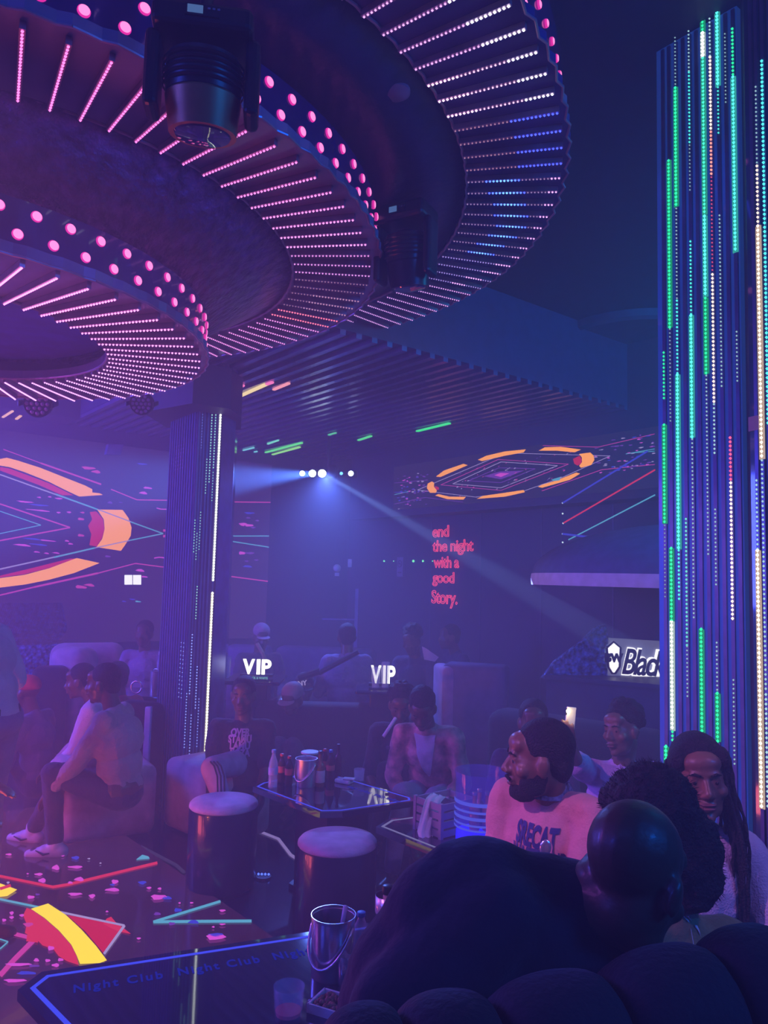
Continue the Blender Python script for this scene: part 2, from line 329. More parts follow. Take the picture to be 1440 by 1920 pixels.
for x, y, rx, ry, c in [(467, 962, 9, 2, 'blue'), (465, 971, 4, 1.5, 'vio'), (482, 976, 4, 1.5, 'vio'), (455, 983, 7, 3, 'pink'), (466, 985, 8, 2.4, 'pink'), (474, 989, 5, 1.6, 'vio'), (453, 1037, 6, 3, 'pink'), (468, 1037, 9, 2, 'vio'), (462, 1052, 4, 1.4, 'vio'), (480, 1050, 4, 1.4, 'vio'), (464, 1062, 9, 2, 'blue'), (431, 1096, 3, 1, 'cyan')]: g.blob(x, y, rx, ry, c, .05, 2)
g.finish('lit_graphics', t)
# --- long display on the right bulkhead
S1 = Vector((.13, 9.4, 0)); fnR = lambda x, y: onplane(x, y, S1 - V * .03, V)
def q3(pts): return [(x / 2.88 + 740, y / 2.88 + 780) for x, y in pts]
t = thing('band_display', 'long slanting display of orange dashes in a pointed oval high on the right wall', 'display', fnR(980, 900))
p0, p1 = fnR(738, 900), fnR(1420, 900)
b = MB(); b.prism([zat(p0, 0), zat(p1, 0), zat(p1 + V * .03, 0), zat(p0 + V * .03, 0)], 2.6, 3.13); b.build('screen_panel', emis('display_idle_dark', (.035, .03, .15), .5), t)
g = Draw(fnR, -V, .004)
o_ = 'orange'
for pl in ([(453, 237), (500, 215), (600, 192), (712, 181), (700, 197), (600, 215), (475, 244)], [(782, 188), (815, 170), (900, 167), (1010, 182), (975, 197), (880, 188)], [(227, 328), (270, 295), (375, 259), (398, 266), (320, 300), (250, 330)], [(222, 430), (240, 422), (300, 436), (388, 437), (375, 452), (290, 450)], [(447, 448), (480, 432), (600, 415), (700, 400), (707, 412), (600, 436)], [(778, 383), (800, 372), (880, 348), (985, 306), (1005, 312), (950, 345), (800, 388)], [(205, 354), (217, 362), (215, 380), (232, 405), (225, 415), (195, 415), (178, 390), (183, 365)], [(1000, 206), (1060, 198), (1078, 215), (1082, 238), (1065, 265), (1010, 280), (1000, 270), (1016, 250), (1015, 225)]): g.poly(q3(pl), o_, 5)
g.poly(q3([(965, 232), (1000, 215), (1012, 235), (1010, 255), (990, 268), (972, 258)]), 'red', 2); g.poly(q3([(218, 378), (240, 385), (240, 398), (226, 400)]), 'red', 2)
g.line(q3([(125, 400), (600, 200), (900, 208), (1165, 216)]), 'lil', 1, 2); g.line(q3([(125, 400), (440, 438), (700, 405), (900, 335), (1165, 216)]), 'lil', 1, 2)
g.line(q3([(315, 366), (575, 248), (880, 268), (575, 388), (315, 366)]), 'lil', 1.1); g.line(q3([(250, 372), (560, 235), (940, 260), (575, 402), (250, 372)]), 'mag', .9)
g.poly(q3([(480, 325), (570, 300), (700, 295), (575, 342)]), 'vio', 1); g.poly(q3([(540, 320), (572, 308), (620, 310), (575, 330)]), 'pink', 2); g.line(q3([(400, 350), (565, 280), (760, 285), (575, 360), (400, 350)]), 'vio', 1)
g.line(q3([(0, 362), (180, 345)]), 'vio', 1); g.line(q3([(0, 475), (165, 440), (370, 465)]), 'vio', 1); g.line(q3([(800, 160), (1100, 168), (1405, 97)]), 'mag', 1); g.line(q3([(795, 405), (1120, 290), (1405, 262)]), 'mag', 1.1)
g.line(q3([(1250, 205), (1405, 178)]), 'cyan', 1.3); g.line(q3([(1280, 200), (1405, 190)]), 'cyan', 1.2); g.line(q3([(0, 425), (75, 408)]), 'cyan', 1.1); g.line(q3([(0, 412), (70, 412)]), 'blue', 1)
g.poly(q3([(850, 345), (900, 330), (898, 348), (868, 352)]), 'cyan', 8)
rr = random.Random(3)
for i in range(120):
    x = rr.uniform(20, 560) if i % 2 else rr.uniform(1080, 1400)
    if i % 2 and x > 180: x = rr.uniform(20, 180)
    cy = 400 - (x - 125) * .176; y = cy + rr.uniform(-90, 90)
    X, Y = q3([(x, y)])[0]; g.blob(X, Y, rr.uniform(1.5, 5 if x > 700 else 3), rr.uniform(.6, 1.4), rr.choice(['vio', 'vio', 'blue', 'lil', 'pink']), -.15, 2)
for i in range(70):
    x = rr.uniform(330, 960); cy = 400 - (x - 125) * .176; y = cy + rr.uniform(-75, 75)
    X, Y = q3([(x, y)])[0]; g.blob(X, Y, rr.uniform(.8, 2.5), rr.uniform(.4, 1), rr.choice(['vio', 'lil', 'mag']), -.6, 2)
g.finish('lit_graphics', t)
# --- display set into the dance floor
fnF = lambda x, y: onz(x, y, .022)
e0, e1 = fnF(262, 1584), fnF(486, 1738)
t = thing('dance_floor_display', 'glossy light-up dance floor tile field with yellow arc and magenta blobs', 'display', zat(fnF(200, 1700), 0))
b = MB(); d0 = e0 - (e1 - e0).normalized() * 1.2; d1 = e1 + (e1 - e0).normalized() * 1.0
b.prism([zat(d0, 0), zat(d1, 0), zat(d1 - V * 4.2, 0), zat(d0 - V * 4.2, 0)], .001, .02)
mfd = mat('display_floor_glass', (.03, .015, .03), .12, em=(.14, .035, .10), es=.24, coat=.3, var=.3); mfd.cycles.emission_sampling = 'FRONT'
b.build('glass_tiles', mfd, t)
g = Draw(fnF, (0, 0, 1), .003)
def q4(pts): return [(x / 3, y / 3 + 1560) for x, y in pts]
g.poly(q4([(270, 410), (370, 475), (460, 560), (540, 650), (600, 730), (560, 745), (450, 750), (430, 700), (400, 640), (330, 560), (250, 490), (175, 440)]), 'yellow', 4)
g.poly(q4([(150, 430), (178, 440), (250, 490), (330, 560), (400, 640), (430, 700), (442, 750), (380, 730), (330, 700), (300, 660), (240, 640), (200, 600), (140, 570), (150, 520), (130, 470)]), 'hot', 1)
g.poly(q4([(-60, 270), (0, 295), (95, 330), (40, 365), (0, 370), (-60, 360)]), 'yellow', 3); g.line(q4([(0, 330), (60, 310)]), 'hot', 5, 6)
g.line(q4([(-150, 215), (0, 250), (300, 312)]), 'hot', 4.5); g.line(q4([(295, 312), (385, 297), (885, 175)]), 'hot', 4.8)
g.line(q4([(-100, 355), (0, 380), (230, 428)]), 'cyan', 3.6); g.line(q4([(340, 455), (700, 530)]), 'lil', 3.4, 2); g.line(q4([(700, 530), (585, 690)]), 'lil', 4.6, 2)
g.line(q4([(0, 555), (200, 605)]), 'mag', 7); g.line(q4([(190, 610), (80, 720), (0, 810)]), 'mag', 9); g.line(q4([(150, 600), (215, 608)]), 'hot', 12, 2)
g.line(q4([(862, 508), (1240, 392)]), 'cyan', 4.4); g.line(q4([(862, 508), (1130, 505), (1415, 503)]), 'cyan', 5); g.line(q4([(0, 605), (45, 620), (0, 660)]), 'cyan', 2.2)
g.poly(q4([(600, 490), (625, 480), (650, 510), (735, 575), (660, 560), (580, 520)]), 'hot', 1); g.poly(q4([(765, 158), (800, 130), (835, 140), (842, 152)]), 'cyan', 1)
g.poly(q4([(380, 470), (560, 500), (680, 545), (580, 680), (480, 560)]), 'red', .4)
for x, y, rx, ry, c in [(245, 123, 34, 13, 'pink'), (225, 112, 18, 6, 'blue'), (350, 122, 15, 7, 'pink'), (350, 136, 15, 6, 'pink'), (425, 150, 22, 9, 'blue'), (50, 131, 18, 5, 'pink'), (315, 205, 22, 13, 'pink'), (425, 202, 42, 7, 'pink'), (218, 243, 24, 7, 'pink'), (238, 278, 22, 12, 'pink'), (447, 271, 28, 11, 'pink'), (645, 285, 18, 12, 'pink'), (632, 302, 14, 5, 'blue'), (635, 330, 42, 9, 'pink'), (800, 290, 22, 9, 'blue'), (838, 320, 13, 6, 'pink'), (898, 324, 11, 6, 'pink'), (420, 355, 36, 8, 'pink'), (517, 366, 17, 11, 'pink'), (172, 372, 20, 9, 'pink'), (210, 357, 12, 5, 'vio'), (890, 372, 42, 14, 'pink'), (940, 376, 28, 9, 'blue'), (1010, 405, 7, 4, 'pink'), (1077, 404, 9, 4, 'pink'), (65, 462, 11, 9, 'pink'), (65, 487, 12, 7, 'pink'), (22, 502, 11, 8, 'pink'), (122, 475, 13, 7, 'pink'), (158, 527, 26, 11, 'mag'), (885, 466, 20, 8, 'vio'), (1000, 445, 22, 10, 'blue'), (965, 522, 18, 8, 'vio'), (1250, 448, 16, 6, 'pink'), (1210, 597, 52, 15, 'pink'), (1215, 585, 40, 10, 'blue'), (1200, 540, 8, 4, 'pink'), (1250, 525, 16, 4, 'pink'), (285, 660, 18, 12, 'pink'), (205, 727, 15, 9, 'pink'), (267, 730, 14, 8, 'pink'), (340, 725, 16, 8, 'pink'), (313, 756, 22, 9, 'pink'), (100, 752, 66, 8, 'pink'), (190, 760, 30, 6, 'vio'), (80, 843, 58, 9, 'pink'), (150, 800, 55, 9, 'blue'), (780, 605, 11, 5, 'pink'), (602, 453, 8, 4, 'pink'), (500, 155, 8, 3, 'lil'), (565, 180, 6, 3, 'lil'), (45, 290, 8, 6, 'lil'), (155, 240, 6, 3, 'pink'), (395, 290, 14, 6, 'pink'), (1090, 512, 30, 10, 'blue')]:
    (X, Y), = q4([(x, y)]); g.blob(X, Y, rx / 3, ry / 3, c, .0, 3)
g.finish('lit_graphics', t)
# ================================================================= ceiling rings
RING = {1: (Vector((-.903, 1.979)), 1.342, 1.093, 1.70), 2: (Vector((-1.205, 2.340)), 1.177, .887, 1.40), 3: (Vector((-1.969, 3.233)), 1.165, .709, .95)}
def rp(k, ang, r, dz=0):                # point of ring k, r in metres
    c, _, _, h = RING[k]; a = math.radians(ang)
    return Vector((c.x * h + r * math.cos(a), c.y * h + r * math.sin(a), EYE.z + h + dz))
def cmix(a, b_, t_): return tuple(x + (y - x) * t_ for x, y in zip(a, b_))
def ring_color(k, ang, f):
    """state of the light chase at this diode (f: 0 inside .. 1 outside)"""
    pk, lp, wh, bl, cy = (1.6, .30, 1.05), (1.25, .62, 1.5), (1.7, 1.8, 2.2), (.10, .16, 2.1), (.25, .75, 2.0)
    if k == 3: return cmix((2.0, .55, 1.6), (1.7, .75, 1.9), max(0, min(1, (ang + 10) / 60))), 1.0
    if k == 2:
        if 28 > ang > 6: return (.5, .25, .4), .35 if not (f > .3 and ang > 16) else .9
        if 34 > ang >= 28: return (1.9, .30, .45), .9
        if ang >= 34: return cmix(pk, lp, .5), .8
        return cmix(pk, lp, max(0, min(1, (ang + 40) / 60))), 1.0 - (.45 if ang > -6 else 0)
    # ring 1
    n = noise.noise(Vector((ang * .13, f * 2.6, 3.1)))
    if ang < -30: return (wh, 1.35) if f > .62 else (lp, .75)
    if ang < -20: return (wh, 1.25) if f > .72 else ((1.8, 1.1, 1.8), 1.1 if f < .3 else .55)
    if ang < -8: return (bl, 1.2) if f > .55 else ((.8, .4, .6), .25)
    if ang < 14:
        s = .62 - abs(ang - 4) * .02
        if abs(f - s) < .2: return cmix(cy, bl, abs(f - s) * 5), 1.35
        return (lp, .95) if f > .88 else ((.6, .4, .8), .3)
    if ang < 26: return (lp, 1.0) if abs(f - (1.1 - (ang - 10) * .035)) < .13 else ((.55, .45, 1.2), .5)
    return lp, .62
def build_ring(k, label, step, a0, fas, rows, span):
    c, Ro, Ri, h = RING[k]; R, r_ = Ro * h, Ri * h
    t = thing('ring_light_fixture', label, 'ceiling light', (c.x * h, c.y * h, EYE.z + h))
    n = int(round(360 / step)); step = 360 / n; sub = 3; ou = []; inn = []
    for i in range(n):
        for j in range(sub):
            f = j / sub; a = a0 + (i + f) * step
            ou.append((a, R * (1.0 - .010 * f))); inn.append((a, r_ * (1 + .004 * f)))
    N_ = len(ou); b = MB()
    v = [rp(k, a, q) for a, q in ou] + [rp(k, a, q) for a, q in inn] + [rp(k, a, q, .035) for a, q in ou] + [rp(k, a, q, .035) for a, q in inn]
    f_ = []
    for i in range(N_):
        j = (i + 1) % N_; f_ += [(i, i + N_, j + N_, j), (i + 2 * N_, j + 2 * N_, j + 3 * N_, i + 3 * N_), (i, j, j + 2 * N_, i + 2 * N_), (i + N_, i + 3 * N_, j + 3 * N_, j + N_)]
    b.add(v, f_); b.build('ring_panel', M['panel'] if k > 1 else mat('ring_panel_navy', (.07, .07, .28), .22, .2, var=.3, vs=3), t)
    b = MB(); b.tube([rp(k, a, q + .004, -.004) for a, q in inn + inn[:1]], .006, 6); b.build('inner_rim', M['rail'], t)
    b = MB(); b.tube([rp(k, a, q + .002, -.004) for a, q in ou + ou[:1]], .005, 6); b.build('outer_rim', M['rail'], t)
    b = MB(); nn = 120; f0, f1 = .036, fas
    vv = [rp(k, i * 3, R * .985, z) for z in (f0, f1) for i in range(nn)] + [rp(k, i * 3, R * .975, z) for z in (f0, f1) for i in range(nn)]
    ff = []
    for i in range(nn): j = (i + 1) % nn; ff += [(i, j, j + nn, i + nn), (i + 2 * nn, i + 3 * nn, j + 3 * nn, j + 2 * nn), (i + nn, j + nn, j + 3 * nn, i + 3 * nn)]
    b.add(vv, ff); b.build('outer_fascia', M['fascia'], t, smooth=False)
    nb = 0; L0, L1 = r_ * (1.004 if k == 1 else 1.012), R * (.988 if k == 1 else .972)
    for i in range(n):
        a = a0 + i * step
        a = (a + 180) % 360 - 180
        if not (span[0] <= a <= span[1]): continue
        p, q = rp(k, a, L0, -.012), rp(k, a, L1, -.012); d = (q - p).normalized(); sd = Vector((-d.y, d.x, 0))
        fr = Matrix((d, sd, Vector((0, 0, 1)))).transposed()
        b = MB(); b.box((p + q) / 2, ((q - p).length, .016, .022), fr); bar = b.build('led_bar', M['rail'], t)
        b = MB(); m_ = int((q - p).length / .0145)
        for j in range(m_):
            f = (j + .5) / m_; col, s = ring_color(k, a, f); b.c = tuple(x * (.45 + s) for x in col)
            b.dot(p + (q - p) * f + Vector((0, 0, -.013)), .0030 + .0019 * min(s, 1.3))
        b.build('led_strip', LED, bar, led=True); nb += 1
    for dz, off, rad, st in rows:
        a = -90 + off
        while a < 75:
            p = rp(k, a, R * .985, dz); d = Vector((math.cos(math.radians(a)), math.sin(math.radians(a)), 0)); sd = Vector((-d.y, d.x, 0))
            fr = Matrix((sd, Vector((0, 0, 1)), d)).transposed()
            b = MB(); b.m = 1; b.lathe([(rad, -.012), (rad, .003), (rad * .86, .006)], p, 18, fr)
            b.m = 0; b.lathe([(rad * .84, .0), (rad * .84, .007), (rad * .5, .0095), (rad * .1, .010)], p, 18, fr)
            b.build('spotlight', [PINKL, PINKR], t); a += st
    return t
PINKL = emis('pink_spot_lens', (1.0, .20, .50), 1.9); PINKR = emis('pink_spot_rim', (.9, .03, .42), 1.0)
build_ring(1, 'outermost and highest ring ceiling light with white and blue diode bars', 2.9, -28.3, .27, [(.062, 2.4, .014, 2.35), (.155, 1.2, .014, 2.35)], (-62, 100))
build_ring(2, 'middle ring ceiling light with pink diode bars, between the two others', 3.97, -58.9, .20, [(.068, 2.1, .0175, 3.75), (.148, .1, .0175, 3.75)], (-100, 100))
build_ring(3, 'lowest innermost ring ceiling light of dense pink-lilac diode bars at left', 5.8, -35, .185, [(.068, 2.2, .0175, 5.7), (.142, 4.9, .0175, 5.7)], (-180, 180))
# sloping soffits that join the rings, and the disc above the inner ring
def loft(name, pa, pb, m, n=96):
    b = MB(); v = [pa(i * 360 / n) for i in range(n)] + [pb(i * 360 / n) for i in range(n)] + [pa(i * 360 / n) + Vector((0, 0, .03)) for i in range(n)] + [pb(i * 360 / n) + Vector((0, 0, .03)) for i in range(n)]
    f = []
    for i in range(n):
        j = (i + 1) % n; f += [(i, j, j + n, i + n), (i + 2 * n, i + 3 * n, j + 3 * n, j + 2 * n), (i, i + 2 * n, j + 2 * n, j), (i + n, j + n, j + 3 * n, i + 3 * n)]
    b.add(v, f); return struct(b.build(name, m, smooth=True))
mtex = mat('hammered_violet_finish', (.13, .07, .24), .28, .3, var=.5, vs=18, bump=.9, bs=22, kind='noise')
mtex.node_tree.nodes['Bump'].inputs['Distance'].default_value = .05
loft('ceiling_soffit', lambda a: rp(3, a, RING[3][1] * .95 * .985, .18), lambda a: rp(2, a, RING[2][2] * 1.40 + .02, .02), mtex)
loft('ceiling_soffit', lambda a: rp(2, a, RING[2][1] * 1.40 * .985, .19), lambda a: rp(1, a, RING[1][2] * 1.70 + .02, .02), mat('dark_soffit', (.035, .03, .11), .35, .1, bump=.2, bs=30))
b = MB(); b.lathe([(.69 * .95 + .05, 0), (.69 * .95 + .05, .03)], rp(3, 0, 0, .10), 64); struct(b.build('ceiling_disc', mat('inner_disc', (.035, .03, .45), .5)))
# ================================================================= columns
def column(name, label, corners, z0, z1, m):
    """corners: floor-plan outline; faces: list of (i, rails) on side i"""
    t = thing(name, label, 'column', zat(corners[0], 0))
    b = MB(); b.prism(corners, z0, z1); b.build('acrylic_casing', m, t)
    return t
def rail(t, p, nrm, side, z0, z1, segs, pitch=.0155, w=.014):
    """one upright diode rail; segs: (z top, z bottom, colour, size)"""
    b = MB(); fr = Matrix((side, nrm, Vector((0, 0, 1)))).transposed()
    b.box(zat(p, (z0 + z1) / 2) + nrm * .004, (w, .008, z1 - z0), fr); r_ = b.build('light_rail', RAILC, t)
    if segs:
        b = MB()
        for za, zb_, col, s in segs:
            z = za
            while z > zb_:
                b.c = tuple(x * (.35 + s) for x in col); b.dot(zat(p, z) + nrm * .010, .0028 + .0044 * s); z -= pitch
        b.build('led_strip', LED, r_, led=True)
        bigs = [q for q in segs if q[3] >= .9]
        if bigs:                                    # dim glowing strip added as the halo of the brightest runs
            b = MB()
            for za, zb_, col, s in bigs: b.c = tuple(x * .30 for x in col); b.box(zat(p, (za + zb_) / 2) + nrm * .008, (w * 1.5, .004, za - zb_), fr)
            b.build('halo_strip', LED, r_, led=True)
RAILC = mat('blue_grey_rail', (.12, .16, .36), .4, .4)
G, CY, WG, WW, RD, DT, OR = (.03, 1.1, .45), (.12, 1.35, 1.15), (1.6, 2.0, 1.8), (1.9, 1.35, 1.0), (1.3, .15, .35), (.55, .95, 1.0), (1.7, .5, .4)
cR0, cR1 = at(1236, 1100, 3.05), at(1397, 1100, 2.78); dR = (cR1 - cR0); dR.z = 0; nRc = Vector((dR.y, -dR.x, 0)).normalized(); sR = dR.normalized()
back = -nRc * .35
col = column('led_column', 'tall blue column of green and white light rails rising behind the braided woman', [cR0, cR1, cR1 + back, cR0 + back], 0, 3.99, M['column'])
def zc(px, py): return onplane(px, py, cR0 + nRc * .01, nRc).z
SEG = [
 (1249, [(660, 749, G, .7), (796, 982, G, .9), (985, 1120, DT, .15), (1400, 1436, G, 1.2)]),
 (1261, [(298, 613, G, 1.0), (616, 790, DT, .2), (1028, 1165, G, 1.0), (1165, 1370, WG, 1.15), (1372, 1392, G, .8)]),
 (1275, [(65, 158, DT, .25), (160, 385, G, 1.1), (388, 560, DT, .3), (562, 700, CY, .6), (702, 1030, CY, 1.1), (1032, 1128, CY, .6)]),
 (1289, [(973, 1210, (.2, 1.0, .8), .6), (1212, 1310, DT, .3)]),
 (1302, [(45, 128, DT, .4), (130, 265, CY, .55), (268, 355, DT, .2), (450, 588, CY, .55), (590, 820, CY, 1.1), (823, 1160, DT, .35)]),
 (1315, []),
 (1316, [(1180, 1376, G, 1.0)]),
 (1330, [(27, 54, G, .9), (55, 100, WG, 1.5), (102, 400, (.08, 1.2, .75), .95), (402, 555, CY, 1.15), (557, 700, G, .9), (703, 1045, DT, .35)]),
 (1344, [(20, 98, DT, .5), (100, 240, WW, .85), (242, 325, OR, .75), (328, 510, RD, .3), (512, 755, WW, .8), (757, 855, DT, .5), (955, 1100, DT, .35), (1205, 1298, DT, .35), (1300, 1390, G, 1.0)]),
 (1359, [(8, 155, CY, 1.15), (157, 250, CY, .45), (400, 730, DT, .35)]),
 (1374, [(55, 190, DT, .2), (820, 903, RD, .85), (905, 1165, WW, .85), (1275, 1436, DT, .3)]),
 (1389, [(45, 135, G, .8), (137, 470, CY, 1.0), (620, 715, DT, .3)]),
]
SEG[5] = (1315.5, SEG[6][1]); SEG.pop(6)
for px, sg in SEG:
    p = onplane(px, 1000, cR0, nRc)
    rail(col, p, nRc, sR, 0.02, 3.98, [(zc(px, a), zc(px, b_), c_, s) for a, b_, c_, s in sg])
# its neighbour, cut off by the right edge of the view
n0, n1 = at(1411, 1100, 2.62), at(1560, 1100, 2.35); dN = n1 - n0; dN.z = 0; nN = Vector((dN.y, -dN.x, 0)).normalized(); sN = dN.normalized()
c2 = column('led_column', 'teal column with warm white light rails, cut off by the right edge', [n0, n1, n1 - nN * .35, n0 - nN * .35], 0, 3.99, mat('teal_acrylic_panel', (.03, .16, .22), .08, .2, coat=.6, var=.4, vs=2))
zn = lambda px, py: onplane(px, py, n0 + nN * .01, nN).z
for px, sg in [(1424, [(900, 1030, DT, .5), (1032, 1515, WW, 1.1)]), (1435, [(150, 300, DT, .3), (302, 415, WW, .7), (417, 860, WW, 1.0), (862, 1300, DT, .5), (1302, 1515, DT, .6)]), (1448, [(100, 800, CY, .8)]), (1462, [(600, 1400, DT, .5)]), (1476, [(200, 900, G, .9)]), (1490, [(500, 1300, WW, .6)])]:
    p = onplane(px, 1000, n0, nN); rail(c2, p, nN, sN, .02, 3.98, [(zn(px, a), zn(px, b_), c_, s) for a, b_, c_, s in sg])
b = MB(); pb = onplane(1413, 795, n0, nN); b.box(zat(onplane(1418, 795, n0, nN), pb.z) + nN * .006, (.05, .006, .05), Matrix((sN, nN, Vector((0, 0, 1)))).transposed())
b.build('notice_plate', mat('cream_plate', (.5, .36, .3), .5), c2)
# dark gap post between them
b = MB(); b.prism([cR1 + sR * .005 - nRc * .02, n0 - sR * .002 - nRc * .03, n0 - nN * .3 + nRc * -.1, cR1 + back + sR * .005], 0, 3.99); struct(b.build('wall_recess', M['dark']))
# left column
q0, q1_, q2, q3_ = at(306, 1078, 6.05), at(357, 1078, 5.62), at(404, 1078, 5.72), at(427, 1078, 5.95)
q4_ = q3_ + Vector((-.05, .4, 0)); q5 = q0 + Vector((.05, .3, 0))
colL = column('led_column', 'violet column with one long dazzling white light rail, behind the corner bench', [q0, q1_, q2, q3_, q4_, q5], 0, 3.2, M['columnL'])
def lface(a, c_):
    d = c_ - a; d.z = 0; n_ = Vector((d.y, -d.x, 0)).normalized(); return n_, d.normalized()
nA, sA = lface(q0, q1_); nB, sB = lface(q1_, q2)
zl = lambda px, py, P, n_: onplane(px, py, P + n_ * .01, n_).z
GW, BW_ = (.6, 1.5, 1.0), (.5, .7, 1.8)
topz = zl(400, 775, q1_, nB)
for px, sg in [(360, [(975, 1035, GW, .45), (1300, 1400, BW_, .5)]), (365, [(775, 840, BW_, .2), (1000, 1050, GW, .4), (1190, 1300, BW_, .6)]), (370, [(960, 1030, GW, .4), (1100, 1160, GW, .5), (1340, 1420, BW_, .5)]), (377, [(860, 925, GW, .45), (1250, 1330, BW_, .6)]), (383, [(776, 904, GW, .6), (1310, 1400, BW_, .4)]), (390, [(776, 880, GW, .6), (885, 940, GW, .4)]), (399, [(776, 1089, (2.2, 2.4, 2.2), 1.5), (1112, 1440, (2.6, 2.5, 1.7), 1.6)])]:
    p = onplane(px, 1078, q1_, nB); rail(colL, p, nB, sB, .02, topz, [(zl(px, a, q1_, nB), zl(px, b_, q1_, nB), c_, s) for a, b_, c_, s in sg], .021, .012)
for i in range(11):
    p = q0 + (q1_ - q0) * ((i + .6) / 11.4); sg = []
    if i in (3, 4, 5, 6): sg = [(topz - .22, topz - .42, (.25, .08, .9), .4)]
    if i in (9, 10): sg = [(1.25, .85, BW_, .4)]
    rail(colL, p, nA, sA, .02, topz, sg, .03, .010)
b = MB(); b.prism([q2 + nB * .012, q3_ + Vector((.01, 0, 0)), q3_ + Vector((.01, .01, 0)), q2 + Vector((0, .03, 0))], 0, 3.7); b.build('brushed_edge', mat('blue_lit_edge', (.10, .14, .5), .3, .6), colL)  # plain metal; the blue light on it is put into its colour
b = MB(); hc = (q0 + q3_) / 2; b.prism([at(250, 1078, 5.7), at(345, 1078, 5.35), at(418, 1078, 5.5), at(440, 1078, 5.8), at(440, 1078, 6.3), at(300, 1078, 6.3)], topz, topz + .30); b.build('header_box', M['dark'], colL)
# ================================================================= stage lights
def moving_head(name, label, top, r, rotz=0, bronze=True, scale=1.0, vz=1.0):
    """hung upside down: base, clamp, two yoke arms, barrel with a lens"""
    t = thing(name, label, 'stage light', top); k = scale; R_ = Matrix.Rotation(rotz, 3, 'Z'); T = Vector(top)
    b = MB(); b.rbox(T + Vector((0, 0, -.05 * k)), (.30 * k, .22 * k, .10 * k), .02, R_); b.build('base', M['black'], t, smooth=False)
    b = MB(); b.tube([T + Vector((0, 0, .0)), Vector((T.x, T.y, 3.99))], .02 * k, 10); b.build('hanging_pole', M['black'], t)
    b = MB(); b.m = 0; fr = Matrix.Rotation(rotz, 3, 'Z'); o = T + R_ @ Vector((0, -.113 * k, -.05 * k))
    b.box(o, (.10 * k, .006, .045 * k), R_); b.m = 1; b.box(o + R_ @ Vector((-.02 * k, -.004, 0)), (.045 * k, .004, .030 * k), R_)
    for i in range(3): b.m = 2; b.box(o + R_ @ Vector(((.02 + .014 * i) * k, -.004, .006 * k)), (.008 * k, .004, .008 * k), R_)
    b.build('control_panel', [M['black'], emis('menu_screen', (.12, .25, .6), .55), M['steel']], t)
    for s in (-1, 1):
        b = MB(); b.rbox(T + R_ @ Vector((s * .15 * k, 0, -.24 * k)), (.045 * k, .12 * k, .32 * k), .02, R_); b.build('yoke_arm', M['black'], t)
    b = MB(); c = T + Vector((0, 0, -.13 * k)); tilt = R_ @ Matrix.Rotation(math.radians(12), 3, 'X')
    b.lathe([(.06 * k, 0), (.11 * k, -.02 * k), (.12 * k, -.10 * k), (.115 * k, -.16 * k)], c, 28, tilt)
    for i in range(5): b.lathe([(.122 * k, -.04 * k - i * .022 * k), (.126 * k, -.046 * k - i * .022 * k), (.122 * k, -.052 * k - i * .022 * k)], c, 28, tilt, cap=False)
    autosmooth(b.build('lamp_barrel', M['black'], t), 30)
    b = MB(); b.lathe([(.112 * k, -.16 * k), (.118 * k, -.17 * k), (.105 * k, -.30 * k), (.095 * k, -.30 * k)], c, 28, tilt); autosmooth(b.build('front_hood', M['bronze'] if bronze else M['black'], t), 30)
    b = MB(); b.lathe([(.09 * k, -.298 * k), (.085 * k, -.306 * k), (.02 * k, -.316 * k)], c, 28, tilt); autosmooth(b.build('lens', mat('dark_lens', (.06, .05, .14), .05, coat=1), t), 30)
    for o in C.objects:
        if o.parent == t and vz != 1:
            for v in o.data.vertices:
                if v.co.z < T.z: v.co.z = T.z + (v.co.z - T.z) * vz
    return t
moving_head('moving_head_light', 'large black moving head stage light with lit menu screen, hanging top left', at(386, 48, 1.80), 0, .15, True, .80, vz=.76)
moving_head('moving_head_light', 'black moving head stage light hanging between the two upper rings', at(762, 392, 3.22), 0, -.5, False, .80)
b = MB(); mtx = frame3(at(761, 446, 4.04) + Vector((0, -.03, 0)), Vector((0, 0, -1)), Vector((0, -1, 0)))
def wash_light(name, label, c, r, cells=True):
    t = thing(name, label, 'stage light', c); c = Vector(c); d = (EYE - c).normalized(); d = (d + Vector((-.25, 0, -.1))).normalized()
    q = d.to_track_quat('Z', 'Y').to_matrix()
    b = MB(); b.tube([c + Vector((0, 0, r * .9)), Vector((c.x, c.y, 3.99))], .018, 8); b.build('hanging_pole', M['black'], t)
    b = MB(); b.lathe([(r * .7, -r * 1.1), (r, -r * .5), (r, 0), (r * .93, .01), (r * .9, 0)], c, 26, q); autosmooth(b.build('lamp_barrel', M['black'], t), 30)
    for s in (-1, 1):
        b = MB(); b.rbox(c + q @ Vector((s * r * 1.12, 0, -r * .3)), (r * .16, r * .4, r * 1.6), .01, q); b.build('yoke_arm', M['black'], t)
    b = MB(); b.m = 0
    for i, (n, rr_) in enumerate(((1, 0), (6, .36), (12, .7))):
        for k in range(n):
            a = 2 * PI * k / n; b.ball(c + q @ Vector((r * rr_ * math.cos(a), r * rr_ * math.sin(a), .006)), (r * .155, r * .155, r * .10), q, 8, 6)
    b.build('lens_cluster', mat('violet_lens', (.30, .18, .42), .12, coat=1), t, smooth=True)
    return t
wash_light('wash_light', 'round stage light with a honeycomb of violet lenses under the outermost ring', at(668, 672, 6.0), .125)
wash_light('wash_light', 'dim stage light with round lenses high in the dark right of centre', at(975, 618, 6.4), .10)
wash_light('wash_light', 'dark round stage light hanging just left of the left column header', at(265, 757, 4.8), .075)
wash_light('wash_light', 'dark stage light hanging under the lowest ring at far left', at(70, 757, 4.6), .085)
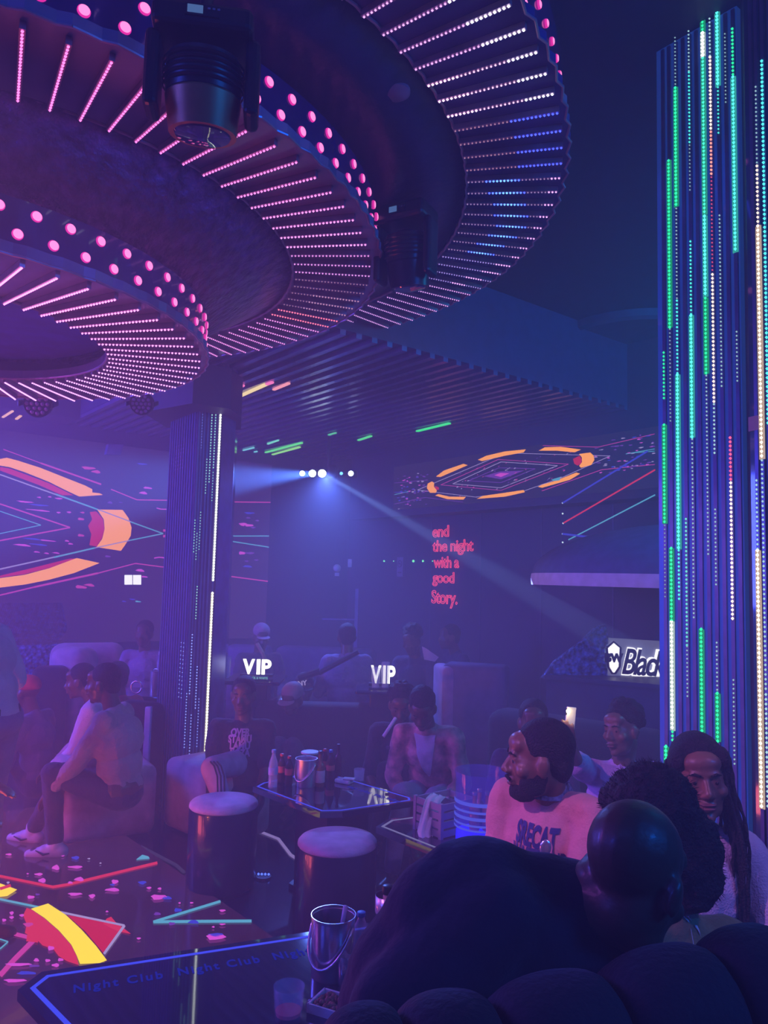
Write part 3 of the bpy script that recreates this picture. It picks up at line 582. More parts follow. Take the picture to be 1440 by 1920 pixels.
# bar with five beam lamps
cb = at(614, 889, 8.5); t = thing('beam_light_bar', 'black bar of five dazzling blue-white beam lamps hanging mid-room', 'stage light', cb)
fr = frame3(cb, at(658, 888, 8.5) - at(567, 888, 8.5), (0, -1, 0))
b = MB(); b.rbox(cb + Vector((0, .12, .02)), (.66, .10, .09), .02); b.build('bar_housing', M['black'], t)
b = MB(); b.rbox(at(623, 884, 8.5) + Vector((0, .05, 0)), (.12, .16, .16), .03); b.build('center_box', M['black'], t)
b = MB(); b.tube([cb + Vector((0, .12, .05)), zat(cb + Vector((0, .12, 0)), 3.34)], .02, 8); b.build('hanging_pole', M['black'], t)
for i, (px, r, c_, s) in enumerate(((567, .030, (.6, .8, 1.0), 9), (586, .040, (.75, 1.0, .95), 12), (604, .044, (.75, 1.0, .95), 12), (640, .018, (.15, .55, 1.0), 3), (658, .030, (.6, .75, 1.0), 9))):
    p = at(px, 888, 8.42); b = MB(); fr3 = Matrix.Rotation(PI / 2, 3, 'X')
    b.lathe([(r * 1.15, -.08), (r * 1.2, .0), (r * 1.1, .012)], p, 16, fr3); hd = b.build('lamp_head', M['black'], t)
    b = MB(); b.ball(p + Vector((0, -.012, 0)), (r, r * .45, r)); b.build('lens', emis('beam_lens', c_, s), hd, smooth=True)
# small light lines between ceiling slats
PL = Vector((0, 0, 3.32)); fnC = lambda x, y: onz(x, y, 3.318)
for i, (x0, y0, x1, y1, c_, w_) in enumerate([(441, 746, 499, 720, (1.0, .75, .35), .05), (500, 720, 511, 716, (1, .2, .5), .04), (513, 730, 542, 718, (1, .35, .4), .035), (441, 730, 457, 722, (1, .2, .5), .03), (498, 848, 566, 830, (.15, .9, .25), .045), (492, 857, 562, 838, (.35, .9, .2), .045), (456, 844, 476, 839, (.2, .7, .8), .03), (455, 852, 482, 846, (.2, .7, .8), .03), (473, 861, 492, 855, (.2, .7, .8), .03), (502, 832, 522, 825, (.2, .8, .6), .03), (616, 815, 630, 811, (.1, .6, .3), .03), (672, 825, 696, 817, (.1, .8, .25), .045), (782, 808, 843, 793, (.05, .9, .25), .05), (0, 785, 24, 770, (1, .5, .4), .03), (24, 790, 39, 779, (1, .5, .3), .035), (70, 778, 100, 760, (1, .6, .5), .03)]):
    a, c2_ = fnC(x0, y0), fnC(x1, y1); d = (c2_ - a).normalized(); s_ = Vector((-d.y, d.x, 0)) * w_ * .35
    b = MB(); b.prism([a - s_, c2_ - s_, c2_ + s_, a + s_], 3.308, 3.322)
    place = ['yellow light line on the slatted ceiling beside the left column', 'short pink light line at the tip of the yellow one', 'coral light line right of the yellow ceiling line', 'faint pink ceiling line touching the left column', 'upper of the two long green lines on the slatted ceiling', 'lower of the two long green-yellow lines on the slatted ceiling', 'small cyan ceiling line nearest the left column, upper', 'small cyan ceiling line, second below the column end', 'small cyan ceiling line left of the lower green line', 'small teal ceiling line above the green pair', 'tiny green ceiling line between the beams', 'green ceiling line just right of the beams', 'bright green ceiling line above the long oval display', 'orange ceiling line at the left edge of the view', 'short orange ceiling line under the lowest ring', 'orange ceiling line right of the dark hanging light'][i]
    tag(b.build('ceiling_light_line', emis('ceiling_line', c_, 1.3)), place, 'light line', 'light lines between the ceiling slats')
# laser streaks on the right wall and green laser dots
fnW = lambda x, y: onplane(x, y, S1 - V * .055, V)
for i, (x0, y0, x1, y1, c_, w_, l_) in enumerate([(1055, 943, 1214, 846, 'blue', .016, 'blue light streak slanting down from the oval display end'), (1056, 981, 1228, 881, 'hot', .014, 'red light streak on the wall above the domed canopy'), (1066, 1012, 1228, 928, 'cyan', .012, 'green-teal light streak, lowest of the slanting three'), (1055, 1001, 1138, 1011, 'blue', .018, 'short blue light streak just above the canopy')]):
    a, c2_ = fnW(x0, y0), fnW(x1, y1); b = MB(); b.tube([a, c2_], w_ * .5, 6); tag(b.build('light_streak', EM[c_]), l_, 'light', 'laser streaks beside the canopy')
for i, (x, y) in enumerate(((1055, 943), (1055, 963), (1056, 981), (1055, 1001), (1055, 1017))):
    b = MB(); b.ball(fnW(x, y), .008, None, 8, 6); tag(b.build('laser_dot', emis('laser_dot_white', (.7, .9, 1), 1.5)), 'tiny white laser dot, %s of the column of five left of the light streaks' % ('topmost', 'second', 'middle', 'fourth', 'lowest')[i], 'light', 'white laser dots')
fnWR = lambda x, y: onplane(x, y, KR - V * .01, V)
for i, (x, y, r) in enumerate(((720, 1052, .008), (738, 1052, .005), (775, 1052, .011), (793, 1052, .009), (811, 1052, .005))):
    b = MB(); b.ball(fnWR(x, y), r * 1.4, None, 8, 6); tag(b.build('laser_dot', emis('laser_dot_green', (.2, 1, .45), 1.6)), 'tiny green laser dot, %s from the left in the row beside the red neon' % ('first', 'second', 'third', 'fourth', 'fifth')[i], 'light', 'green laser dots')
# ================================================================= signs
NEON = emis('red_neon', (1.0, .06, .13), 1.6); NEONI = emis('neon_core', (1.0, .45, .50), 1.3)
t = thing('neon_sign', 'red neon sign reading end the night with a good Story.', 'sign', fnWR(850, 1070))
for s, x, y, xe, hpx in (('end', 813, 1007, 844, 21), ('the night', 813, 1034, 890, 21), ('with a', 815, 1064, 863, 21), ('good', 813, 1092, 854, 20), ('Story.', 811, 1130, 860, 24)):
    o_ = fnWR(x, y); e_ = fnWR(xe, y - 1); mx = frame3(o_ - V * .02, U, -V); L_ = (e_ - o_).length
    cu = bpy.data.curves.new('t', 'FONT'); cu.body = s; cu.fill_mode = 'NONE'; cu.bevel_depth = .021; cu.bevel_resolution = 1; cu.resolution_u = 3; cu.space_character = .95; cu.offset = .004
    ob = bpy.data.objects.new('t', cu); C.objects.link(ob); me = bpy.data.meshes.new_from_object(ob.evaluated_get(bpy.context.evaluated_depsgraph_get()))
    hs = (o_ - fnWR(x, y - hpx)).length / .72; x0 = min(v.co.x for v in me.vertices); wd = max(v.co.x for v in me.vertices) - x0
    for (tt, mm, off) in ((1.0, NEON, 0),):
        tb = MB(); tb.add([mx @ Vector(((v.co.x - x0) / wd * L_, v.co.y * hs, v.co.z * .2 + off)) for v in me.vertices], [list(f.vertices) for f in me.polygons]); tb.build('neon_word', mm, t)
    bpy.data.objects.remove(ob)
def vip(px0, px1, pyt, pyb, Y, label):
    a, e = at(px0, pyb, Y), at(px1, pyb, Y); h = (at(px0, pyt, Y) - a).length; t = thing('vip_sign', label, 'sign', zat(a, a.z - .03))
    mx = frame3(a, Vector((1, 0, 0)), (0, -1, 0))
    for i, ch in enumerate('VIP'):
        tb = text_mb(ch, 1.0, Matrix(), .012, .03, 0, 0, 1, 'LEFT'); x0 = min(v.x for v in tb.v); w_ = max(v.x for v in tb.v) - x0
        L_ = (e - a).length; off, ww = ((0, .42), (.50, .12), (.68, .34))[i]
        tb.v = [mx @ Vector((off * L_ + (v.x - x0) / w_ * ww * L_, v.y / .70 * h, v.z)) for v in tb.v]
        tb.build('letter', emis('warm_white_letter', (1.0, .97, .86), 2.6), t)
    b = MB(); b.box((a + e) / 2 + Vector((0, .02, -.015)), ((e - a).length * 1.15, .08, .02)); b.build('stand', M['black'], t)
    return t
vip(455, 507, 1236, 1263, 6.3, 'lit white VIP letters on the left back table')
vip(695, 740, 1248, 1280, 6.1, 'lit white VIP letters on the right back table, partly behind bottles')
b = MB(); pp = at(480, 1271, 6.15); b.m = 0; b.rbox(pp, (.20, .01, .035), .012); b.m = 1
tx = text_mb('BLACK & WHITE', .022, frame3(pp + Vector((.012, -.008, -.007)), (1, 0, 0), (0, -1, 0)), .001, .001); b.v += tx.v; b.f += [[i + len(b.v) - len(tx.v) for i in f] for f in tx.f]; b.mi += [1] * len(tx.f); b.col += tx.col
b.ball(pp + Vector((-.078, -.006, 0)), (.010, .003, .010))
tag(b.build('name_plate', [mat('green_plate', (.04, .22, .22), .4), emis('plate_print', (.25, .7, .7), .6)]), 'small rounded teal plate under the left VIP letters', 'sign')
# no smoking sign
a = fnWR(750, 1063); fr = frame3(a, U, -V); t = thing('no_smoking_sign', 'pale upright no smoking sign on the dark wall left of the neon', 'sign', a)
b = MB(); b.box(a, (.115, .245, .006), fr.to_3x3()); b.build('plate', mat('pale_sign', (.28, .27, .42), .5), t)
b = MB(); b.tube([fr @ Vector((.040 * math.cos(i * PI / 12), .04 + .040 * math.sin(i * PI / 12), .006)) for i in range(25)], .005, 6); b.tube([fr @ Vector((-.028, .068, .007)), fr @ Vector((.028, .012, .007))], .004, 6); b.box(fr @ Vector((0, .04, .006)), (.045, .008, .003), fr.to_3x3()); b.box(fr @ Vector((0, -.07, .005)), (.07, .012, .003), fr.to_3x3())
b.build('symbol', mat('dark_print', (.06, .05, .12), .5), t)
# white twin display on the left wall
t = thing('lit_panel_pair', 'pair of small glowing white panels low right on the wall display', 'light panel', fnL(246, 1096) + U * .05)
for x0, x1 in ((231.5, 244.5), (247.5, 261)):
    b = MB(); P = [fnL(x, y) + U * .03 for x, y in ((x0, 1096), (x1, 1096), (x1, 1078), (x0, 1078))]; b.plate(P, U, .03); b.build('panel', emis('panel_white', (1, .98, 1), 1.6), t)
b = MB(); P = [onplane(x, y, K0 + U * .07, U) for x, y in ((195, 853), (222, 854), (227, 835), (199, 834))]; b.plate(P, U, .08); tag(b.build('wall_speaker', mat('grey_speaker', (.16, .15, .36), .6, bump=.5, bs=200)), 'small pale grey wall speaker above the wall display', 'speaker')
# sparkling stone patches
P = [onplane(x, y, K0 + U * .03, U) for x, y in ((-150, 1130), (115, 1130), (125, 1180), (90, 1240), (60, 1280), (-150, 1300))]
b = MB(); b.plate(P, U, .03); struct(b.build('wall_stone', M['stone']))
# ================================================================= canopy, booth and shop sign
cc = at(1330, 1083, 6.0); t = thing('booth_canopy', 'pale-rimmed domed canopy over the dark booth beside the right column', 'canopy', cc)
b = MB(); Rr = 1.36; prof = [(Rr * math.cos(q * PI / 20), .42 * math.sin(q * PI / 20)) for q in range(10)] + [(.02, .42)]
b.lathe(prof, cc, 48, cap=False); b.build('dome', mat('grey_canopy_cloth', (.10, .11, .24), .7, bump=.2, bs=30), t, smooth=True)
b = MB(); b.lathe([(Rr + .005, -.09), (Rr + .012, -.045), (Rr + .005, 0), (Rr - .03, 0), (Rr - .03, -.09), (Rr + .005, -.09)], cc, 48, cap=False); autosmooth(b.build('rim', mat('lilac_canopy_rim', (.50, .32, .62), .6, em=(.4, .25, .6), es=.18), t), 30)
b = MB(); pc = zat(cc, 0); b.tube([pc, zat(cc, cc.z + .40)], .04, 12); b.build('mast', M['dark'], t)
b = MB(); a, e = at(1024, 1290, 6.0), at(1500, 1330, 5.2); a.z = e.z = 0; d = (e - a).normalized(); n_ = Vector((-d.y, d.x, 0))
b.prism([a, e, e + n_ * .5, a + n_ * .5], 0, 1.02); b.prism([a - n_ * .04, e - n_ * .04, e + n_ * .5, a + n_ * .5], 1.02, 1.05)
tag(b.build('booth_counter', mat('navy_booth', (.03, .05, .12), .5)), 'dark booth counter under the blue stone panel and lit sign', 'counter')
S = at(1140, 1240, 6.05); fnS = lambda x, y: onplane(x, y, S, Vector((.08, -1, 0)).normalized()); nS = Vector((.08, -1, 0)).normalized()
b = MB(); b.plate([fnS(*p) for p in ((1017, 1272), (1042, 1240), (1090, 1205), (1122, 1174), (1136, 1172), (1141, 1195), (1139, 1276))], nS, -.06)
tag(b.build('stone_panel', M['stone']), 'triangular blue glittering stone panel left of the lit script sign', 'panel')
t = thing('script_sign', 'back-lit sign of a house-shaped emblem and black script letters', 'sign', fnS(1180, 1275))
b = MB(); b.plate([fnS(*p) for p in ((1139, 1196), (1300, 1206), (1300, 1284), (1139, 1272))], nS, -.03); b.build('backboard', mat('grey_sign_board', (.20, .20, .30), .5, em=(.35, .36, .5), es=.30), t)
halo = emis('sign_halo', (1.0, .98, 1.0), 1.5); blk = mat('black_letters', (.01, .01, .02), .4)
A_, B_ = fnS(1164, 1262), fnS(1247, 1268); mx = frame3(A_ + nS * .012, B_ - A_, nS); k = (B_ - A_).length
for fat, mm, off in ((.05, halo, 0), (.012, blk, .012)):
    tb = text_mb('Black', 1, Matrix(), .01, fat, .28, 0, .86, 'LEFT'); x0 = min(v.x for v in tb.v); w_ = max(v.x for v in tb.v) - x0
    tb.v = [mx @ Vector(((v.x - x0) / w_ * k, v.y * .28, v.z * .6 + off)) for v in tb.v]; tb.build('lettering', mm, t)
em = [(1136, 1214), (1149, 1203), (1162, 1214), (1160, 1250), (1152, 1262), (1146, 1262), (1139, 1250)]
b = MB(); b.plate([fnS(x, y) + nS * .008 for x, y in em], nS, .006); b.build('emblem', halo, t)
b = MB(); pe = [fnS(x, y) + nS * .018 for x, y in em]; b.tube(pe + pe[:1], .009, 6); tx = text_mb('BW', .085, frame3(fnS(1149, 1240) + nS * .016, (1, .05, 0), nS), .004, .006)
n0_ = len(b.v); b.v += tx.v; b.f += [[i + n0_ for i in f] for f in tx.f]; b.mi += [0] * len(tx.f); b.col += tx.col; b.build('emblem_outline', blk, t)
b = MB()
for i in range(9):
    x = 1188 + i * 8; b.plate([fnS(x, 1268) + nS * .01, fnS(x + 6, 1268.5) + nS * .01, fnS(x + 3, 1261) + nS * .01], nS, .006)
b.build('small_print', halo, t)
# unlit ring fixture in the dark ceiling, right
c0 = onz(1190, 690, 3.69); b = MB(); b.lathe([(.62, -.06), (.66, -.08), (.70, -.06), (.70, .0), (.62, 0)], (c0.x, c0.y, 3.99), 48)
tag(autosmooth(b.build('ceiling_ring', mat('dim_ring', (.07, .08, .16), .5))), 'faint unlit round ceiling ring between the rings and the right column', 'ceiling light')
# small ceiling and wall fittings
b = MB(); c0 = onz(742, 190, 3.40); b.lathe([(.05, 0), (.05, -.02), (.03, -.035)], (c0.x, c0.y, 3.45), 20); b.tube([(c0.x, c0.y, 3.45), (c0.x, c0.y, 3.99)], .01); tag(autosmooth(b.build('smoke_detector', mat('grey_plastic', (.25, .22, .34), .5))), 'small round smoke detector inside the outermost ring', 'smoke detector')
t = thing('wall_camera', 'small round camera on a stem, centre of the far wall', 'camera', at(632, 1066, 9.0))
b = MB(); b.ball(at(632, 1065, 9.0), .045); b.build('camera_ball', M['white'], t, smooth=True); b = MB(); b.box(at(632, 1077, 9.05), (.05, .05, .04)); b.build('mount', M['white'], t)
b = MB(); b.rbox(at(656, 1056, 9.2), (.05, .04, .10), .01); tag(b.build('wall_sensor', M['white']), 'small white box fitted right of the round wall camera', 'sensor')
t = thing('light_stand', 'pale upright pole with a thin side arm at the back', 'stand', zat(at(668, 1400, 8.6), 0))
b = MB(); p = at(668, 1150, 8.6); b.box(zat(p, (p.z - .3 + at(668, 1104, 8.6).z) / 2 - .4), (.035, .035, at(668, 1104, 8.6).z - p.z + 1.1)); b.build('pole', mat('pale_post', (.22, .20, .42), .5), t)
b = MB(); b.tube([zat(p, 0), zat(p, .7)], .015); b.lathe([(.16, 0), (.16, .02), (.02, .03)], zat(p, 0), 20); b.build('base', M['black'], t)
b = MB(); b.tube([at(604, 1161, 8.6), at(670, 1162, 8.6)], .010); b.build('side_arm', mat('pale_arm', (.2, .19, .4), .5), t)
# ================================================================= seating
def rsolid(name, m, c, sz, r, parent, rz=0, bow=0):
    b = MB(); b.rbox((0, 0, 0), sz, r, None, 4); R_ = Matrix.Rotation(rz, 3, 'Z'); b.v = [R_ @ v + Vector(c) for v in b.v]
    return autosmooth(b.build(name, m, parent), 50)
uang = math.atan2(U.y, U.x)
def on_floor(p): return Vector((p.x, p.y, 0))
# corner sofa at left: seat block and the bench round the corner
pA = onz(117, 1592, 0); pB = onz(292, 1566, 0); dA = (pB - pA); La = dA.length; dA.normalize(); nAi = Vector((-dA.y, dA.x, 0)); aA = math.atan2(dA.y, dA.x)
t = thing('sofa', 'rose-grey sofa seat block under the person in the beige jacket', 'sofa', pA)
c_ = (pA + pB) / 2 + nAi * .33; rsolid('seat', M['sofa'], (c_.x, c_.y, .235), (La, .66, .45), .06, t, aA)
pC, pD = onz(300, 1552, 0), onz(362, 1578, 0)
t = thing('bench', 'rose-grey upholstered corner bench between the sofa and the round stool', 'bench', pC)
dC = (pD - pC).normalized(); nCi = Vector((-dC.y, dC.x, 0)); c_ = pC + dC * .32 + nCi * .23; rsolid('seat', M['sofa'], (c_.x, c_.y, .245), (.64, .46, .47), .06, t, math.atan2(dC.y, dC.x))
# dark banquette back behind them, with pale post
p0 = at(205, 1430, 5.75); t = thing('booth_divider', 'dark high booth divider with a bright pale end post, left of the violet column', 'divider', on_floor(p0))
b = MB(); a, e = at(205, 1320, 5.85), at(281, 1320, 5.72); d = (e - a).normalized(); d.z = 0; n_ = Vector((-d.y, d.x, 0)); top = at(240, 1318, 5.8).z
b.rbox((a + e) / 2 * 1 + n_ * .12 - Vector((0, 0, (a.z + e.z) / 2 - top / 2)), ((e - a).length, .24, top), .08, Matrix.Rotation(math.atan2(d.y, d.x), 3, 'Z')); autosmooth(b.build('back_panel', M['sofadark'], t), 50)
b = MB(); b.rbox(zat(e - n_ * .01, (at(281, 1328, 5.7).z + .02) / 2), (.045, .045, at(281, 1328, 5.7).z), .008); b.build('end_post', mat('pale_blue_post', (.45, .48, .85), .4), t)
# far sofa back, left
t = thing('sofa', 'mauve sofa back with rounded corner in the far left background', 'sofa', on_floor(at(165, 1300, 8.0)))
def slabpx(name, m, x0, x1, yt, yb, Y0, Y1, th, parent, r=.08):
    a, e = at(x0, yt, Y0), at(x1, yt, Y1); z1 = (a.z + e.z) / 2; z0 = max(0, at((x0 + x1) / 2, yb, (Y0 + Y1) / 2).z) if yb else 0
    d = e - a; d.z = 0; L_ = d.length; d.normalize(); n_ = Vector((-d.y, d.x, 0)); c = zat((a + e) / 2 + n_ * th / 2, (z0 + z1) / 2)
    b = MB(); b.rbox((0, 0, 0), (L_, th, z1 - z0), r, None, 4); R_ = Matrix.Rotation(math.atan2(d.y, d.x), 3, 'Z'); b.v = [R_ @ v + c for v in b.v]
    return autosmooth(b.build(name, m, parent), 50)
slabpx('backrest', M['sofa'], 96, 238, 1207, 1400, 7.4, 7.7, .25, t, .12); slabpx('armrest', M['sofa'], 84, 152, 1216, 1400, 7.2, 7.1, .35, t, .12)
slabpx('seat', M['sofadark'], 60, 128, 1252, 1420, 6.9, 7.0, .25, t, .06)
# booth backs behind the tie-dye jacket
t = thing('booth', 'high upholstered booth back with a mauve end, right of the second VIP letters', 'booth', on_floor(at(870, 1340, 6.6)))
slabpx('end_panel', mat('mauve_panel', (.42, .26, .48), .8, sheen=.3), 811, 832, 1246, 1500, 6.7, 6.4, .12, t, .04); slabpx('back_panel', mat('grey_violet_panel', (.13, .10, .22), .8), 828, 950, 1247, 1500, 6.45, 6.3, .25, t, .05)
t = thing('booth', 'low dark booth back, widest, behind the bottles on the middle table', 'booth', on_floor(at(640, 1340, 5.9)))
slabpx('back_panel', M['sofadark'], 472, 745, 1322, 0, 6.0, 6.0, .25, t, .08)
t = thing('booth', 'dark curved booth back behind the pink sweater and woman with the phone', 'booth', on_floor(at(1050, 1330, 5.6)))
slabpx('back_panel', M['sofadark'], 905, 1235, 1352, 0, 5.5, 4.7, .3, t, .1)
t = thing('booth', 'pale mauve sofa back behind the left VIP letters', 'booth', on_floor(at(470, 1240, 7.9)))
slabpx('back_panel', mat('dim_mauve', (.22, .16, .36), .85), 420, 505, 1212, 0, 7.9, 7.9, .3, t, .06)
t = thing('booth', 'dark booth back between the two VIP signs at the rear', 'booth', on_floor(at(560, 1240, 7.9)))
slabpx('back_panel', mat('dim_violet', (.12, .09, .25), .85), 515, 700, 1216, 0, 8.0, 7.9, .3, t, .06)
# counter in the far left with the shiny bucket
t = thing('back_table', 'dark table carrying the shiny bucket beside the violet column', 'table', on_floor(at(285, 1310, 6.6)))
ztop = at(285, 1301, 6.6).z
b = MB(); c_ = zat(at(275, 1301, 6.7), 0); b.rbox(c_ + Vector((0, 0, ztop - .02)), (.6, .5, .04), .01); b.build('tabletop', M['tabletop'], t)
b = MB(); b.rbox(c_ + Vector((0, 0, ztop / 2 - .02)), (.3, .3, ztop - .04), .01); b.build('pedestal', M['tablebase'], t)
# back tables under the VIP signs
for x0, x1, y, Y, lb in ((440, 520, 1268, 6.35, 'dark back table carrying the left VIP letters'), (680, 760, 1285, 6.15, 'dark back table carrying the right VIP letters')):
    a, e = at(x0, y, Y), at(x1, y, Y); z = (a.z + e.z) / 2; t = thing('back_table', lb, 'table', on_floor((a + e) / 2)); c_ = on_floor((a + e) / 2)
    b = MB(); b.rbox(c_ + Vector((0, 0, z - .025)), ((e - a).length * 1.3, .5, .03), .01); b.build('tabletop', M['tabletop'], t)
    b = MB(); b.rbox(c_ + Vector((0, 0, z / 2 - .02)), (.22, .22, z - .05), .01); b.build('pedestal', M['tablebase'], t)
# round stools
def stool(px, py, z, r, label):
    c = onz(px, py, z); t = thing('round_stool', label, 'stool', (c.x, c.y, 0), 'round drum stools')
    b = MB(); b.lathe([(r * .97, .012), (r, .03), (r, z - .03), (r * .985, z - .02)], (c.x, c.y, 0), 48); autosmooth(b.build('drum', M['drum'], t), 30)
    b = MB(); b.lathe([(r * .98, z - .022), (r * 1.005, z - .014), (r * .995, z - .002), (r * .94, z + .010), (r * .7, z + .022), (r * .3, z + .028), (.004, z + .029)], (c.x, c.y, 0), 48); autosmooth(b.build('cushion', M['lilac'], t), 60)
    b = MB(); b.lathe([(r * .9, 0), (r * .9, .012)], (c.x, c.y, 0), 40); b.build('foot_ring', M['black'], t)
stool(420, 1504, .46, .193, 'round lilac-topped drum stool by the corner bench')
stool(633, 1575, .46, .196, 'round lilac-topped drum stool in the middle, in front of the bottle table')
# inlaid floor light lines
for pts, lb in (([(484, 1558), (522, 1573), (545, 1603), (562, 1614)], 'bent pale light line set in the floor between the two stools'), ([(722, 1651), (764, 1671)], 'short pale light line set in the floor right of the middle stool'), ([(265, 1588), (330, 1622), (345, 1636)], 'faint light line on the floor in front of the corner bench')):
    b = MB(); P = [onz(x, y, .004) for x, y in pts]; b.tube(P, .010, 6); tag(b.build('floor_light_line', emis('floor_line_lilac', (.35, .25, .62), .75 if pts[0][0] > 300 else .12)), lb, 'light line')
b = MB(); c_ = onz(494, 1643, .01); b.lathe([(.05, 0), (.045, .012)], zat(c_, 0), 16); b.m = 1
for i in range(4): b.dot(c_ + Vector((-.03 + .02 * i, 0, .012)), .008)
tag(b.build('floor_lamp_reflection', [M['black'], emis('blue_spot', (.08, .15, 1.0), 2.5)]), 'tiny glowing blue dots for a lamp reflection on the dark floor between the stools', 'light')  # glowing dots stand for a blue lamp's reflection, no fixture here
# ================================================================= glass tables with lit edges
BLUE = emis('blue_edge_light', (.06, .08, 1.0), 1.0); LILE = emis('lilac_edge_light', (.30, .28, .62), .6)
def inset(poly, d):
    out = []; n = len(poly)
    for i in range(n):
        p, a, c = poly[i], poly[i - 1], poly[(i + 1) % n]; u1 = (p - a).normalized(); u2 = (c - p).normalized()
        n1, n2 = Vector((-u1.y, u1.x, 0)), Vector((-u2.y, u2.x, 0)); bs = (n1 + n2).normalized(); out.append(p + bs * (d / max(.3, bs.dot(n1))))
    return out
def ccw(P):
    A = sum(P[i].x * P[(i + 1) % len(P)].y - P[(i + 1) % len(P)].x * P[i].y for i in range(len(P))); return P if A > 0 else P[::-1]
def glass_table(label, poly, z, em, inner, wid, base=.5):
    poly = ccw([zat(p, 0) for p in poly]); c = sum(poly, Vector()) / len(poly)
    t = thing('glass_table', label, 'table', c)
    b = MB(); b.prism(poly, z - .03, z); b.build('tabletop', M['tabletop'], t)
    o_, i_ = inset(poly, inner), inset(poly, inner + wid); n = len(poly); b = MB()
    b.add([zat(p, z + .001) for p in o_] + [zat(p, z + .001) for p in i_] + [zat(p, z - .01) for p in o_] + [zat(p, z - .01) for p in i_],
          [q for i in range(n) for q in ((i, (i + 1) % n, (i + 1) % n + n, i + n), (i + 2 * n, i, i + n, i + 3 * n)[:0] or (i + 2 * n, i + 3 * n, (i + 1) % n + 3 * n, (i + 1) % n + 2 * n))])
    b.build('edge_light', em, t)
    b = MB(); bp = [c + (p - c) * base for p in poly]; b.prism(bp, .02, z - .03); b.build('pedestal', M['tablebase'], t)
    b = MB(); bp = [c + (p - c) * (base + .06) for p in poly]; b.prism(bp, 0, .03); b.build('plinth', M['black'], t)
    return t, c
Z1 = .55
tp = lambda x, y: onz(x, y, Z1)
L0 = tp(33, 1856); L1 = tp(78, 1822); R0 = tp(640, 1738); dT = (R0 - L1).normalized(); nT = Vector((dT.y, -dT.x, 0))
R1 = R0 + dT * .22; R2 = R1 + dT * .07 + nT * .10
dl = (tp(130, 1960) - L0).normalized(); Bq = L0 + dl * .50; Bq2 = Bq + dT * .12 + nT * .06
tA, cA = glass_table('near black glass table with blue lit rim and Night Club lettering', [L0, L1, R1, R2, R2 + nT * .50, R1 + nT * .57, Bq2, Bq], Z1, BLUE, .028, .014, .55)
def deck_text(s, p0, p1, h, t, z, m, name='lettering', flip=False, fat=.02):
    a, e = onz(p0[0], p0[1], z), onz(p1[0], p1[1], z); mx = frame3(a, e - a, (0, 0, 1)); tb = text_mb(s, 1, Matrix(), .001, fat, 0, 0, 1.25, 'LEFT')
    wd = max(v.x for v in tb.v); L_ = (e - a).length; tb.v = [mx @ Vector((v.x / wd * L_, v.y * h, .0015)) if v.z > 0 else mx @ Vector((v.x / wd * L_, v.y * h, .0005)) for v in tb.v]; tb.build(name, m, t)
TXB = emis('blue_lettering', (.02, .04, .75), .42)
deck_text('Night Club  Night Club  Night Club', (136, 1862), (655, 1777), .062, tA, Z1, TXB)
tB, cB = glass_table('middle glass table with blue lit rim holding bottles and a steel bucket', [tp(474, 1475), tp(600, 1523), tp(642, 1522), tp(776, 1502), tp(774, 1495), tp(690, 1470), tp(618, 1449), tp(580, 1448), tp(489, 1467)], Z1, BLUE, .018, .012, .45)
deck_text('Night Club  Night Club', (752, 1503), (655, 1474), .045, tB, Z1, TXB)
tC, cC = glass_table('right glass table with pale lit rim under the crate and glowing tower', [tp(705, 1550), tp(728, 1536), tp(830, 1522), tp(1000, 1530), tp(1040, 1560), tp(1010, 1640), tp(860, 1612)], Z1, LILE, .02, .014, .5)
# ================================================================= things on the tables
def bottle(name, label, base, h, r, glass, cap, capc=None, lab=None, liquid=None, group=None, shape='pet'):
    t = thing(name, label, 'bottle', base, group)
    if shape == 'pet': prof = [(r * .8, 0), (r, .012), (r * .96, h * .1), (r, h * .16), (r * .94, h * .3), (r, h * .36), (r, h * .58), (r * .9, h * .68), (r * .5, h * .82), (r * .38, h * .88), (r * .38, h * .93)]
    else: prof = [(r * .9, 0), (r, .01), (r, h * .55), (r * .85, h * .63), (r * .42, h * .70), (r * .38, h * .93)]
    b = MB(); b.lathe(prof, base, 20); autosmooth(b.build('body', glass, t), 50)
    b = MB(); b.lathe([(r * .45, h * .915), (r * .48, h * .93), (r * .47, h * .995), (r * .40, h)], base, 18); autosmooth(b.build('cap', cap, t), 30)
    if lab: b = MB(); b.lathe([(r * 1.02, h * lab[1]), (r * 1.03, h * (lab[1] + .01)), (r * 1.03, h * lab[2]), (r * 1.02, h * lab[2])], base, 20, cap=False); b.build('label', lab[0], t, smooth=True)
    return t
def bucket(label, base, h, r, handle=True, tongs=False, up=False):
    t = thing('ice_bucket', label, 'bucket', base)
    b = MB(); b.lathe([(r * .92, 0), (r * .95, .004), (r, h), (r * 1.03, h), (r * 1.03, h - .006), (r * .97, h - .01), (r * .97, h - .02), (r * .90, .008), (.002, .008)], base, 48, cap=False); autosmooth(b.build('pail', M['steelsoft'] if not (handle and not up and h > .16) else M['steel'], t), 40)
    if handle:
        b = MB(); P = []
        for i in range(17):
            a = PI * i / 16; q = Vector((-math.cos(a) * r * 1.05, -math.sin(a) * r * 1.15, -math.sin(a) * h * .62)) if not up else Vector((-math.cos(a) * r * 1.05, 0, math.sin(a) * r * .9)); P.append(Vector(base) + Vector((0, 0, h * .86)) + Matrix.Rotation(-.5, 3, 'Z') @ q)
        b.tube(P, .0045, 8); b.build('handle', M['steel'], t, smooth=True)
    return t
bA = tp(622, 1826); bucket('tall polished steel ice bucket on the near glass table', bA, .175, .067)
